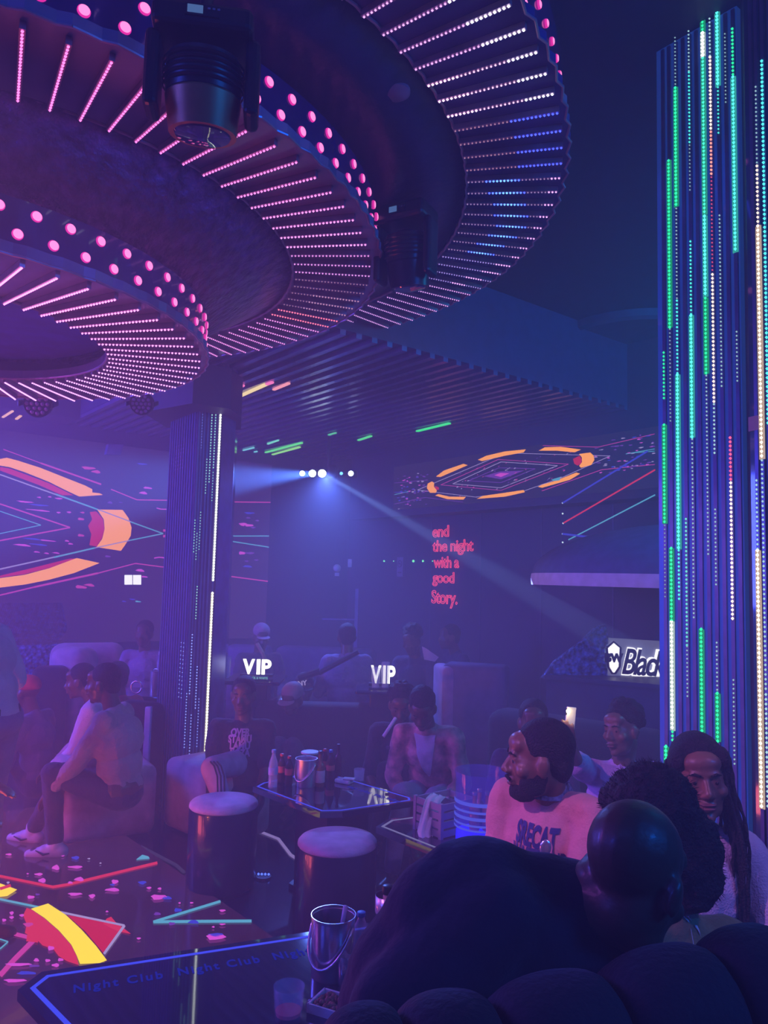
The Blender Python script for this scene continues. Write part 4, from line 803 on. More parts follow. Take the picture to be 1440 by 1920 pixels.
b = MB(); q = at(640, 1724, bA.y); b.tube([q + Vector((-.004, 0, -.06)), q + Vector((.012, .0, .04))], .007, 10); b.tube([q + Vector((-.004, .02, -.06)), q + Vector((.010, .012, .035))], .006, 8)
tag(b.build('ice_tongs', mat('frosted_tongs', (.45, .42, .62), .35), smooth=True), 'pale grey tongs standing in the near ice bucket', 'tongs')
bw = tp(675, 1806); bottle('water_bottle', 'clear water bottle with blue cap beside the near ice bucket', bw, .155, .029, M['pet'], M['bluecap'], lab=None)
p = tp(646, 1846); t = thing('drink_can', 'small silver can at the foot of the near ice bucket', 'can', p)
b = MB(); b.lathe([(.017, 0), (.021, .006), (.021, .075), (.018, .082), (.0175, .080), (.001, .079)], p, 24); autosmooth(b.build('body', M['steel'], t), 40); b = MB(); b.box(p + Vector((0, -.003, .081)), (.012, .018, .001)); b.build('pull_tab', M['steel'], t)
# whisky glass
p = tp(540, 1912); t = thing('tumbler', 'short glass tumbler with a little red drink on the near table', 'glass', p)
b = MB(); r, h = .043, .088; b.lathe([(r * .8, 0), (r * .86, .004), (r, h), (r * .95, h), (r * .80, .016), (.002, .014)], p, 36, cap=False); autosmooth(b.build('glass_body', M['glass'], t), 40)
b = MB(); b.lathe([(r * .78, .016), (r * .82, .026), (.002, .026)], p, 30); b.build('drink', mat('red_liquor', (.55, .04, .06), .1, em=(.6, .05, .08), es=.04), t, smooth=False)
# snack tray
p = tp(625, 1893); t = thing('snack_tray', 'small white square dish of nuts beside the near bucket', 'dish', p); R_ = Matrix.Rotation(-.45, 3, 'Z')
b = MB(); b.box(p + Vector((0, 0, .004)), (.11, .09, .008), R_)
for s in (-1, 1): b.box(p + R_ @ Vector((s * .055, 0, .012)), (.006, .096, .024), R_); b.box(p + R_ @ Vector((0, s * .045, .012)), (.11, .006, .024), R_)
b.build('tray', M['white'], t); rr = random.Random(5)
b = MB()
for i in range(60): b.ball(p + R_ @ Vector((rr.uniform(-.045, .045), rr.uniform(-.036, .036), rr.uniform(.012, .022))), rr.uniform(.006, .009), None, 7, 5)
nu = b.build('nuts', M['nuts'], t, smooth=True); nu['kind'] = 'stuff'
p = tp(724, 1790); bottle('spirit_bottle', 'tall bottle with black cap showing past the big black jacket', zat(at(724, 1790, 2.42), Z1), .275, .036, mat('rose_glass', (.5, .3, .28), .1, coat=.5), M['black'], shape='sp', lab=(mat('silver_collar', (.6, .5, .55), .3, .5), .72, .9))
# middle table
bottle('water_bottle', 'clear water bottle at the left end of the middle table', tp(511, 1478), .215, .027, M['pet'], mat('pale_blue_cap', (.2, .3, .7), .4), lab=(mat('pale_label', (.42, .40, .68), .6), .36, .55))
bottle('cola_bottle', 'small cola bottle with red cap right beside the clear water bottle', tp(527, 1467), .165, .024, M['cola'], M['redcap'], lab=(M['labelred'], .36, .58))
bottle('cola_bottle', 'second small red-capped cola bottle, next to the steel bucket', tp(541, 1472), .165, .024, M['cola'], M['redcap'], lab=(M['labelred'], .36, .58))
bucket('wide steel ice bucket among bottles on the middle table', tp(573, 1473), .155, .062, True, up=False)
b = MB(); q = tp(580, 1460); b.lathe([(.055, .150), (.056, .158), (.05, .160)], q, 24); tag(b.build('bucket_lid', M['white']), 'pale lid resting on the wide steel bucket', 'lid')
bottle('spirit_bottle', 'amber spirit bottle with pale label right of the wide bucket', tp(599, 1474), .20, .029, M['spirit'], M['black'], lab=(M['label'], .12, .46), shape='sp')
bottle('cola_bottle', 'blue-capped dark cola bottle right of the amber spirit bottle', tp(619, 1462), .175, .025, M['cola'], M['bluecap'], lab=(M['labelred'], .32, .5))
bottle('cola_bottle', 'dark bottle with red cap tucked behind the amber spirit bottle', tp(608, 1456), .165, .024, M['cola'], M['redcap'], lab=(M['labelred'], .36, .58))
bottle('beer_bottle', 'slim dark bottle standing right of the blue-capped cola', tp(633, 1455), .19, .022, M['cola'], M['black'], shape='sp')
p = tp(673, 1466); b = MB(); r, h = .033, .075; b.lathe([(r * .85, 0), (r, h), (r * .95, h), (r * .83, .012), (.002, .012)], p, 24, cap=False); tag(autosmooth(b.build('tumbler', M['glass'])), 'empty glass tumbler near the far end of the middle table', 'glass')
p = tp(645, 1468); b = MB(); b.rbox(p + Vector((0, 0, .012)), (.10, .06, .024), .008, Matrix.Rotation(-.5, 3, 'Z')); b.rbox(p + Vector((.03, -.02, .030)), (.07, .04, .010), .004, Matrix.Rotation(-.2, 3, 'Z')); tag(b.build('tissue_pack', M['towel']), 'white tissue pack lying right of the bottles on the middle table', 'tissues')
# right table: crate with towel, glowing drinks tower
pc = tp(834, 1556); t = thing('crate', 'grey slatted ice crate on the right glass table under the towel', 'crate', pc); R_ = Matrix.Rotation(uang + PI / 2, 3, 'Z')
W_, D_, H_ = .22, .18, .16
b = MB()
for k in range(4):
    z = .02 + k * .040
    for s in (-1, 1): b.box(pc + R_ @ Vector((s * W_ / 2, 0, z)), (.010, D_, .030), R_); b.box(pc + R_ @ Vector((0, s * D_ / 2, z)), (W_, .010, .030), R_)
b.build('slats', M['crate'], t)
for sx in (-1, 1):
    for sy in (-1, 1): b = MB(); b.box(pc + R_ @ Vector((sx * W_ / 2, sy * D_ / 2, H_ / 2)), (.018, .018, H_), R_); b.build('corner_post', M['crate'], t)
b = MB(); b.box(pc + Vector((0, 0, .006)), (W_, D_, .008), R_); b.build('bottom', M['crate'], t)
# towel draped over the crate's corner
b = MB(); nx, ny = 10, 22; T0 = at(822, 1490, pc.y - .02); vs_ = []
prof = [(832, 1497, .03), (822, 1490, 0), (812, 1500, -.05), (804, 1530, -.07), (797, 1560, -.09), (800, 1571, -.10)]
pth = [at(x, y, pc.y - .02 + d) for x, y, d in prof]
def spl(t_):
    k = min(int(t_), len(pth) - 2); return pth[k].lerp(pth[k + 1], t_ - k)
for j in range(ny):
    c = spl(j / (ny - 1) * (len(pth) - 1.001))
    for i in range(nx):
        u_ = i / (nx - 1) - .5; wv = .011 * math.sin(u_ * 15 + j * .12) * min(1, j / 6); vs_.append(c + Vector((u_ * .075, wv + .02 * u_, -.025 * u_ - .02 * abs(u_) * (j / ny))))
nv_ = len(vs_); b.add(vs_ + [v + Vector((.002, .008, 0)) for v in vs_], [q for j in range(ny - 1) for i in range(nx - 1) for q in ((j * nx + i, j * nx + i + 1, (j + 1) * nx + i + 1, (j + 1) * nx + i), (nv_ + j * nx + i, nv_ + (j + 1) * nx + i, nv_ + (j + 1) * nx + i + 1, nv_ + j * nx + i + 1))])
tag(b.build('towel', M['towel'], smooth=True), 'white towel hanging over the corner of the grey crate', 'towel')
p = tp(900, 1588); p = zat(p, Z1); t = thing('drinks_tub', 'large clear ice tub glowing blue at its base, left of the pink sweater', 'tub', p)
r, h = .118, .335
b = MB(); b.lathe([(r * .93, .03), (r * .97, .05), (r, h), (r * 1.03, h + .004), (r * 1.03, h - .004), (r * .975, h - .01), (r * .94, .055)], p, 40, cap=False); autosmooth(b.build('clear_wall', mat('clear_blue_plastic', (.12, .16, .75), .04, alpha=.20, var=0, coat=1), t), 40)
b = MB(); b.lathe([(r * .86, 0), (r * .95, .012), (r * .93, .07), (r * .7, .075), (.002, .075)], p, 40); autosmooth(b.build('light_base', emis('blue_tub_base', (.01, .01, 1.0), 2.2, True), t), 40)
for i, (z, a0, a1, w_) in enumerate(((.205, 175, 300, .016), (.175, 175, 318, .010), (.145, 170, 310, .014), (.118, 170, 330, .009), (.098, 170, 340, .008))):
    b = MB(); n = 20; vv = []
    for k in range(n + 1):
        a = math.radians(a0 + (a1 - a0) * k / n)
        for rr_, zz in ((1.005, z), (1.005, z + w_), (1.015, z + w_), (1.015, z)): vv.append(p + Vector((r * rr_ * math.cos(a), r * rr_ * math.sin(a), zz)))
    b.add(vv, [(4 * k + m_, 4 * k + (m_ + 1) % 4, 4 * k + 4 + (m_ + 1) % 4, 4 * k + 4 + m_) for k in range(n) for m_ in range(4)] + [(0, 3, 2, 1), (4 * n, 4 * n + 1, 4 * n + 2, 4 * n + 3)]); b.build('blue_stripe', emis('blue_stripe_light', (.10, .12, 1.0), .75), t)
for dx, dy, lb in ((-.03, -.02, 'front left bottle inside the glowing tub'), (.03, -.01, 'front right bottle inside the glowing tub'), (.0, .04, 'rear bottle inside the glowing tub')):
    bottle('beer_bottle', lb, p + Vector((dx, dy, .078)), .17, .024, mat('rose_amber', (.45, .2, .2), .1, coat=.5), M['steel'], shape='sp')
# things on the back tables
bb = zat(at(291, 1301, 6.55), ztop); bucket('small shiny bucket on the back table beside the violet column', bb, .20 * (6.55 / 6.55), .048, True, up=True)
bottle('water_bottle', 'slim clear bottle standing behind the small shiny bucket', zat(at(296, 1300, 6.75), ztop), .34, .022, M['pet'], M['white'])
b = MB(); q = zat(at(255, 1301, 6.55), ztop); b.tube([q + Vector((.045 * math.cos(a * PI / 8), 0, .06 + .05 * math.sin(a * PI / 8))) for a in range(17)], .008, 8); tag(b.build('bangle', M['steel'], smooth=True), 'shiny curved metal loop standing left of the small shiny bucket', 'metal loop')
for px, Y, k, lb in ((704, 6.0, .16, 'clear short glass in front of the right VIP letters'), (722, 6.02, .20, 'tall clear glass in front of the right VIP letters'), (424, 6.3, .17, 'clear glass at the left end of the left VIP table')):
    z = at(720, 1285, 6.1).z if px > 600 else at(480, 1268, 6.35).z; q = zat(at(px, 1290, Y), z - .01); b = MB(); b.lathe([(.028, 0), (.034, k), (.032, k), (.026, .01), (.002, .01)], q, 20, cap=False); tag(autosmooth(b.build('drinking_glass', M['glass'])), lb, 'glass')
# ================================================================= black tufted sofa in front
def tufted():
    t = thing('tufted_sofa', 'black channel-tufted sofa back across the bottom of the view', 'sofa', on_floor(at(1200, 1900, .95)))
    a, e = at(560, 1985, 1.02), at(1560, 1690, 1.30)
    n = 9; d = e - a; k0 = a
    pts = [(560, 1960), (735, 1868), (900, 1850), (1080, 1820), (1240, 1780), (1400, 1765), (1560, 1690)]
    N_ = 8; xs = [615, 760, 935, 1150, 1345, 1480, 1620]
    tops = [1905, 1875, 1853, 1805, 1752, 1720, 1700]
    for i in range(len(xs) - 1):
        x0, x1 = xs[i], xs[i + 1]; Y0 = 1.05 + (x0 - 600) / 1000 * .22; Y1 = 1.05 + (x1 - 600) / 1000 * .22
        p, q = at(x0, tops[i] + 22, Y0), at(x1, tops[i + 1] + 22, Y1); c = (p + q) / 2; w_ = (q - p).length
        b = MB(); nu, nv = 14, 18; vv = []
        for j in range(nv):
            ph = -PI * .08 + PI * 1.16 * j / (nv - 1)                     # over the top, front to back
            for k in range(nu + 1):
                s_ = k / nu * 2 - 1; bulge = (1 - s_ * s_) ** .5 * .040; base = p.lerp(q, k / nu)
                R_ = .085 + bulge * .75; dd = Vector((.25, -1, 0)).normalized()
                if j == 0: v = base + dd * (R_ + .10) + Vector((0, 0, -.75))
                elif j == nv - 1: v = base - dd * R_ + Vector((0, 0, -.75))
                else: v = base + dd * (R_ * math.cos(ph)) + Vector((0, 0, -.115 + R_ * math.sin(ph) * 1.1))
                vv.append(v)
        m_ = nu + 1
        ff = [(j * m_ + k, j * m_ + k + 1, (j + 1) * m_ + k + 1, (j + 1) * m_ + k) for j in range(nv - 1) for k in range(nu)]
        ff += [[j * m_ for j in range(nv)], [j * m_ + nu for j in range(nv)][::-1]]
        b.add(vv, ff); o = b.build('tuft_channel', M['sofadark'], t); autosmooth(o, 60)
tufted()
# ================================================================= people
SK = dict(
    deep=mat('deep_brown_skin', (.115, .055, .035), .42, var=.12, bump=.06, bs=90, coat=.08), brown=mat('brown_skin', (.19, .095, .06), .42, var=.12, bump=.05, bs=90, coat=.08),
    lips=mat('lip_tone', (.17, .06, .055), .4), hair=mat('black_hair', (.012, .010, .012), .6, var=.4, vs=80, bump=.8, bs=160), beard=mat('black_beard', (.016, .012, .012), .75, bump=.9, bs=220),
    eye=mat('eye_white', (.20, .18, .18), .2, var=0), iris=mat('dark_iris', (.02, .012, .01), .1, var=0))
def cloth(name, col, **k): return mat(name, col, .88, var=k.get('var', .15), vs=k.get('vs', 5), bump=k.get('bump', .35), bs=k.get('bs', 45), sheen=.15)
TEXW = bpy.data.textures.new('cloth_folds', 'CLOUDS'); TEXW.noise_scale = .11; TEXW.noise_depth = 2
TEXH = bpy.data.textures.new('hair_tufts', 'CLOUDS'); TEXH.noise_scale = .022; TEXH.noise_depth = 2
def remesh(o, vox, sm=4, disp=0, tex=None):
    r = o.modifiers.new('skin_over', 'REMESH'); r.mode = 'VOXEL'; r.voxel_size = vox; r.use_smooth_shade = True
    s = o.modifiers.new('relax', 'SMOOTH'); s.iterations = sm; s.factor = .5
    if disp: d = o.modifiers.new('folds', 'DISPLACE'); d.texture = tex or TEXW; d.strength = disp; d.mid_level = .5; d.texture_coords = 'LOCAL'
    return o
def ik(a, c, l1, l2, pole):
    d = c - a; L_ = d.length
    if L_ > (l1 + l2) * .995: c = a + d.normalized() * (l1 + l2) * .995; d = c - a; L_ = d.length
    if L_ < abs(l1 - l2) + .02: L_ = abs(l1 - l2) + .02
    x = (l1 * l1 - l2 * l2 + L_ * L_) / (2 * L_); h = math.sqrt(max(0, l1 * l1 - x * x)); u = d.normalized(); p = (pole - u * pole.dot(u)).normalized()
    return a + u * x + p * h, c
def hand(b, w, d, nrm, side, curl=.35, k=1.0):
    """palm, four jointed fingers and a thumb leaving the side of the palm"""
    d = d.normalized(); nrm = (nrm - d * nrm.dot(d)).normalized(); s = d.cross(nrm) * side
    pc = w + d * .048 * k; fr = Matrix((s, d, nrm)).transposed(); b.ball(pc, (.041 * k, .052 * k, .016 * k), fr, 12, 8); b.limb(w - d * .01, w + d * .03 * k, .025 * k, .026 * k)
    for i, (off, L_) in enumerate(((.030, .072), (.010, .080), (-.011, .074), (-.030, .058))):
        p = w + d * (.088 - abs(off) * .25) * k + s * off * k; a = curl * .5 + i * .05; q = d
        for j, f in enumerate((.45, .32, .25)):
            q = (d * math.cos(a) + nrm * -math.sin(a)).normalized(); e = p + q * L_ * f * k; b.limb(p, e, (.0098 - j * .0008) * k, (.0090 - j * .0008) * k, 8); p = e; a += curl
    p = w + d * .020 * k + s * .030 * k; q = (d * .65 + s * .75 - nrm * .25).normalized(); e = p + q * .040 * k; b.limb(p, e, .014 * k, .011 * k, 8); q2 = (d * .85 + s * .35 - nrm * .45).normalized(); b.limb(e, e + q2 * .032 * k, .0108 * k, .009 * k, 8)
def head_shapes(b, H, k=1.0, jaw=1.0):
    def B_(c, r, rot=None): b.ball(H @ (Vector(c) * k), tuple(x * k for x in r), H.to_3x3() if rot is None else H.to_3x3() @ rot, 18, 12)
    B_((0, -.018, .045), (.076, .096, .084)); B_((0, .018, -.012), (.066, .074, .090)); B_((0, .028, -.070), (.054 * jaw, .052, .040)); B_((0, .068, -.094), (.024, .020, .019))
    B_((0, .080, .034), (.048, .014, .013)); B_((0, .055, .062), (.056, .038, .034))
    b.limb(H @ (Vector((0, .086, .022)) * k), H @ (Vector((0, .110, -.018)) * k), .0085 * k, .013 * k, 10)
    for s in (-1, 1):
        B_((s * .014, .100, -.024), (.010, .012, .009)); B_((s * .044, .056, -.018), (.024, .024, .022)); B_((s * .077, -.004, -.004), (.010, .021, .033)); B_((s * .083, -.014, .004), (.008, .012, .022))
    for s in (-1, 1):
        B_((s * .031, .0725, .0165), (.0165, .0150, .0090)); B_((s * .031, .0720, .0010), (.0155, .0140, .0060))
    B_((0, .091, -.049), (.027, .012, .0075)); B_((0, .089, -.063), (.024, .013, .0085))
def face_parts(H, par, k=1.0, brows=True, lipm=None):
    for s in (-1, 1):
        b = MB(); b.ball(H @ (Vector((s * .031, .0735, .010)) * k), (.0118 * k,) * 3, H.to_3x3(), 10, 8); e = b.build('eye', SK['eye'], par, smooth=True)
        b = MB(); b.ball(H @ (Vector((s * .031, .0828, .010)) * k), (.0062 * k, .0050 * k, .0058 * k), H.to_3x3(), 10, 6); b.build('iris', SK['iris'], e, smooth=True)
        b = MB(); b.tube([H @ (Vector((s * x, y, z)) * k) for x, y, z in ((.014, .0945, .032), (.030, .0915, .037), (.046, .079, .032))], [.003 * k, .0042 * k, .002 * k], 6); b.build('eyebrow', SK['hair'], par, smooth=True)
    b = MB(); b.ball(H @ (Vector((0, .0965, -.0495)) * k), (.0235 * k, .009 * k, .0055 * k), H.to_3x3()); b.ball(H @ (Vector((0, .0945, -.0615)) * k), (.021 * k, .010 * k, .0062 * k), H.to_3x3()); b.build('lips', lipm or SK['lips'], par, smooth=True)
def hair_cap(H, par, k=1.0, kind='short', m=None):
    m = m or SK['hair']; Q = H.to_3x3(); T = lambda *c: H @ (Vector(c) * k); b = MB()
    if kind in ('short', 'top'):
        b.ball(T(0, -.026, .052), (.0815 * k, .0965 * k, .087 * k), Q, 24, 16); b.ball(T(0, -.060, .0), (.066 * k, .052 * k, .072 * k), Q)
        if kind == 'top': b.ball(T(0, -.01, .105), (.070 * k, .085 * k, .045 * k), Q); b.ball(T(0, .03, .10), (.055 * k, .05 * k, .035 * k), Q)
        o = b.build('hair', m, par); return remesh(o, .008 * k, 2, .010 * k if kind == 'top' else .003, TEXH)
    if kind == 'afro':
        rr = random.Random(11); b.ball(T(0, -.03, .05), (.125 * k, .125 * k, .125 * k), Q, 24, 16); b.ball(T(0, -.06, -.03), (.105 * k, .10 * k, .10 * k), Q)
        for i in range(46):
            v = Vector((rr.gauss(0, 1), rr.gauss(0, 1), rr.gauss(0, 1))).normalized()
            if v.y > .45 and v.z < .3: continue
            b.ball(T(v.x * .105, -.03 + v.y * .105, .035 + v.z * .105), (.034 * k,) * 3, Q, 10, 7)
        o = b.build('hair', m, par); remesh(o, .009, 1, .020, TEXH); return o
    if kind == 'curly':
        rr = random.Random(21); b.ball(T(0, -.03, .065), (.085 * k, .098 * k, .085 * k), Q, 20, 14)
        for i in range(40):
            v = Vector((rr.gauss(0, 1), rr.gauss(0, 1), rr.gauss(0, 1))).normalized()
            if (v.y > .3 and v.z < .45) or v.z < -.5: continue
            b.ball(T(v.x * .078, -.03 + v.y * .092, .07 + v.z * .078), (.026 * k,) * 3, Q, 8, 6)
        o = b.build('hair', m, par); return remesh(o, .009, 1, .014, TEXH)
def person(label, head, rz, skin, top, bottom=None, hairk='short', shoe=None, lean=0, side=0, twist=0, hyaw=0, hpitch=0, hroll=0, wr=(.16, .36, .14), wl=(-.16, .36, .14), pole=(0, -.4, -1),
           ankles=None, seated=True, k=1.0, vox=.009, face=True, sleeve=1.0, topn='shirt', group=None, jaw=1.0, curl=.35, bulk=1.0, stand_z=None, knee=(0, 1, .45), palm=None, hk=1.0, neckf=.25, nl=.175):
    """head: world centre of the head; rz: where the chest faces (0 = away from the view, degrees counter-clockwise)"""
    Rz = Matrix.Rotation(math.radians(rz), 3, 'Z'); la, sa = math.radians(lean), math.radians(side)
    sp = Vector((math.sin(sa), math.sin(la), math.cos(la) * math.cos(sa))).normalized()
    ax = Matrix.Rotation(math.radians(twist), 3, 'Z') @ Vector((1, 0, 0)); ax = (ax - sp * ax.dot(sp)).normalized(); fw = sp.cross(ax)
    P0 = Vector((0, 0, 0)); nb = P0 + sp * .50 * k; nd = (sp + fw * neckf + Vector((0, 0, .15))).normalized(); hc = nb + nd * nl * k + fw * .015
    base = Vector(head) - Rz @ hc                                              # world place of the pelvis
    hip = base.z; L2W = lambda v: base + Rz @ v; W2L = lambda v: Rz.inverted() @ (v - base)
    loc = lambda v: W2L(v) if isinstance(v, Vector) else Vector(v) * k
    HR = Rz @ Matrix((ax, fw, sp)).transposed().to_3x3() if False else Rz @ Matrix.Rotation(math.radians(hyaw), 3, 'Z') @ Matrix.Rotation(math.radians(hpitch), 3, 'X') @ Matrix.Rotation(math.radians(hroll), 3, 'Y')
    H = Matrix.Translation(head) @ HR.to_4x4()
    sh = {s: nb - sp * .045 * k + ax * s * .165 * k for s in (1, -1)}; hp = {s: P0 + Vector((s * .085 * k, 0, 0)) for s in (1, -1)}
    wrist = {1: loc(wr), -1: loc(wl)}; elb = {}; kn = {}; an = {}
    for s in (1, -1):
        pl = Vector(pole[0 if s == 1 else 1] if isinstance(pole[0], tuple) else (pole[0] + s * .5, pole[1], pole[2])); elb[s], wrist[s] = ik(sh[s], wrist[s], .285 * k, .255 * k, pl)
        if ankles: a = loc(ankles[0 if s == 1 else 1])
        elif seated: a = Vector((s * .11, .50, -hip + .09)) if hip > .35 else Vector((s * .12, .45, -hip + .09))
        else: a = Vector((s * .11, .0 + s * .05, -hip + .09))
        kn[s], an[s] = ik(hp[s], a, .43 * k, .42 * k, Vector(knee))
    t = thing('person', label, 'person', on_floor(base), group)
    w = lambda v: L2W(v); b = MB(); b.v = []
    fr = Rz @ Matrix((ax, fw, sp)).transposed(); g = bulk
    # body: one continuous surface
    head_shapes(b, H, hk, jaw); hb = H @ Vector((0, -.035, -.05))
    b.limb(w(nb - sp * .03), hb, .060 * k, .052 * k, 14); b.ball(w(P0 + sp * .03), (.145 * k * g, .10 * k * g, .11 * k), fr); b.ball(w(P0 + sp * .17 * k), (.130 * k * g, .092 * k * g, .13 * k), fr); b.ball(w(P0 + sp * .34 * k), (.150 * k * g, .105 * k * g, .14 * k), fr)
    b.limb(w(sh[1]), w(sh[-1]), .052 * k, .052 * k)
    for s in (1, -1):
        b.limb(w(sh[s]), w(elb[s]), .048 * k, .038 * k); b.limb(w(elb[s]), w(wrist[s]), .037 * k, .024 * k)
        fd = (wrist[s] - elb[s]).normalized(); nrm = Vector(palm) if palm is not None else Vector((0, .35, 1)); hand(b, w(wrist[s]), Rz @ fd, Rz @ nrm, -s, curl, k)
        if bottom or True: b.limb(w(hp[s]), w(kn[s]), .076 * k, .052 * k); b.limb(w(kn[s]), w(an[s]), .050 * k, .034 * k); td = Vector((an[s].x - hp[s].x * .9, 1, 0)); td = Vector((s * .15, 1, 0)).normalized(); b.limb(w(an[s] + Vector((0, -.02, -.045)) * k), w(an[s] + (td * .13 + Vector((0, 0, -.055))) * k), .036 * k, .028 * k)
    body = remesh(b.build('body', SK[skin] if isinstance(skin, str) else skin, t, origin=None), vox, 3)
    # shirt
    b = MB(); e = 1.0
    b.ball(w(P0 + sp * .04), (.166 * k, .122 * k, .12 * k), fr); b.ball(w(P0 + sp * .17 * k), (.160 * k * g ** .5, .120 * k * g ** .5, .16 * k), fr); b.ball(w(P0 + sp * .33 * k), (.176 * k * g, .128 * k * g, .16 * k), fr); b.limb(w(sh[1] + sp * .005), w(sh[-1] + sp * .005), .064 * k, .064 * k)
    b.limb(w(nb - sp * .06), w(nb - sp * .005), .088 * k, .066 * k)
    for s in (1, -1):
        b.limb(w(sh[s]), w(sh[s].lerp(elb[s], min(1, sleeve * 2 if sleeve < .5 else 1))), .066 * k * (.6 + .4 * g), .056 * k * (.6 + .4 * g))
        if sleeve > .5: b.limb(w(elb[s]), w(elb[s].lerp(wrist[s], min(.97, (sleeve - .5) * 2))), .054 * k * (.6 + .4 * g), .040 * k * (.6 + .4 * g))
    st = remesh(b.build(topn, top, t), max(.010, vox), 3, .028)
    if bottom:
        b = MB(); b.ball(w(P0 + Vector((0, 0, -.01))), (.168 * k, .125 * k, .10 * k), Rz)
        for s in (1, -1): b.limb(w(hp[s]), w(kn[s]), .092 * k, .068 * k); b.limb(w(kn[s]), w(an[s].lerp(kn[s], .06)), .066 * k, .052 * k)
        remesh(b.build('trousers', bottom, t), max(.012, vox), 3, .016)
    if shoe:
        for s in (1, -1):
            td = Vector((s * .15, 1, 0)).normalized(); A_ = an[s] + Vector((0, 0, -.05)) * k; b = MB()
            b.limb(w(A_ + td * -.035), w(A_ + td * .06), .046, .044); b.limb(w(A_ + td * .06 + Vector((0, 0, -.006))), w(A_ + td * .15 + Vector((0, 0, -.014))), .042, .030); b.limb(w(A_ + Vector((0, 0, .03))), w(A_ + Vector((0, 0, .07))), .045, .043)
            sh_ = remesh(b.build('shoe', shoe, t), .008, 3); b = MB(); q0_ = w(A_ + td * -.045 + Vector((0, 0, -.034))); q1v = w(A_ + td * .165 + Vector((0, 0, -.034))); b.limb(q0_, q1v, .036, .034); z_ = q0_.z
            for i, v in enumerate(b.v): b.v[i] = Vector((v.x, v.y, max(z_ - .012, min(z_ + .010, v.z))))
            b.build('sole', M['white'], sh_, smooth=False)
    if hairk: hair_cap(H, t, hk, hairk)
    if face: face_parts(H, t, hk)
    J = dict(t=t, H=H, w=w, sh=sh, elb=elb, wrist=wrist, kn=kn, an=an, nb=nb, sp=sp, ax=ax, fw=fw, Rz=Rz, base=base, hip=hip, shirt=st, k=k, hp=hp, body=body)
    return J
def on_shirt(J, s, size, px, py, m, name, xdir=None, fat=.02, off=.006, cut=.012, space=1.0, width=None):
    """lettering printed on the chest, laid over the cloth"""
    c = J['w'](J['nb'] * 0 + J['sp'] * .33 * J['k']); n = J['Rz'] @ J['fw']; o_ = onplane(px, py, c + n * .135, n); x = J['Rz'] @ (-J['ax']) if xdir is None else xdir
    mx = frame3(o_, x, n); tb = text_mb(s, size, Matrix(), .0, fat * size, 0, cut, space); x0, x1 = min(v.x for v in tb.v), max(v.x for v in tb.v); f = (width / (x1 - x0)) if width else 1
    tb.v = [Vector((v.x * f, v.y, 0)) for v in tb.v]; o = tb.build(name, m); o.parent = J['t']; o.matrix_parent_inverse = parent_inv(J['t']); o.matrix_basis = Matrix.Translation(n * .12) @ mx
    md = o.modifiers.new('lay', 'SHRINKWRAP'); md.target = J['shirt']; md.wrap_method = 'PROJECT'; md.use_project_z = True; md.use_negative_direction = True; md.use_positive_direction = False; md.wrap_mode = 'ABOVE_SURFACE'; md.offset = off * .6
    return o
# colours of clothes
CL = dict(pink=cloth('pink_sweater_knit', (.62, .24, .26), bs=120, bump=.2), lil=cloth('lilac_shirt_cloth', (.74, .44, .78), bs=140), white=cloth('white_textured_cloth', (.62, .50, .62), bs=170), black=cloth('black_cloth', (.014, .014, .03)), blackjk=cloth('black_jacket', (.010, .011, .03), bs=30, bump=.25),
          khaki=cloth('olive_cloth', (.17, .17, .07)), beige=cloth('beige_jacket_cloth', (.38, .28, .32), bs=60), navy=cloth('navy_trousers_cloth', (.035, .03, .07)), tan=cloth('tan_trousers_cloth', (.28, .18, .20)), red=M['red'], grey=cloth('grey_cloth', (.11, .09, .16)), dim=cloth('dusky_cloth', (.06, .05, .11)), mauve=cloth('mauve_shirt_cloth', (.26, .17, .34)), jeans=cloth('pale_jeans', (.30, .26, .42), bs=160))
# tie-dye jacket cloth
tie = mat('tie_dye_cloth', (.60, .24, .26), .85, var=.65, vs=11, bump=.3, bs=50)
# --- man in the pink lettered sweater
J = person('man with beard in pink lettered sweater, seated, face turned left', at(1010, 1428, 2.55), 138, 'brown', CL['pink'], CL['navy'], 'short', lean=4, hyaw=-52, hpitch=-4, sleeve=1.0, topn='sweater', bulk=1.04, k=.93, vox=.006, wr=(.10, .30, .02), wl=(-.20, .34, .02), jaw=1.08, hk=1.01, nl=.135, neckf=.45)
H = J['H']; b = MB(); Q = H.to_3x3()
for c, r in (((0, .052, -.088), (.048, .048, .034)), ((.045, .03, -.062), (.022, .045, .036)), ((-.045, .03, -.062), (.022, .045, .036)), ((.060, .002, -.035), (.012, .022, .034)), ((-.060, .002, -.035), (.012, .022, .034)), ((0, .080, -.092), (.028, .020, .020))): b.ball(H @ (Vector(c) * 1.02), tuple(x * 1.02 for x in r), Q)
remesh(b.build('beard', SK['beard'], J['t']), .007, 2, .006, TEXH)
b = MB(); b.tube([H @ (Vector(c) * 1.01) for c in ((-.026, .098, -.046), (0, .106, -.041), (.026, .098, -.046))], .005, 6); b.build('moustache', SK['beard'], J['t'], smooth=True)
b = MB(); cN = J['w'](J['nb'] + J['sp'] * .022); frc = J['Rz'] @ Matrix((J['ax'], J['fw'], J['sp'])).transposed()
b.v = []; b.lathe([(.082, -.020), (.074, .006), (.066, .020), (.062, .016), (.072, -.01)], cN, 32, frc, cap=False); b.build('collar', mat('checked_collar', (.16, .15, .24), .8, var=.8, vs=70), J['t'], smooth=True)
navp = cloth('navy_print', (.03, .03, .14))
on_shirt(J, 'SRECAT', .083, 996, 1590, navp, 'print', fat=.045, width=.148)
on_shirt(J, 'WASTELAND', .080, 1004, 1630, navp, 'print', fat=.045, width=.19)
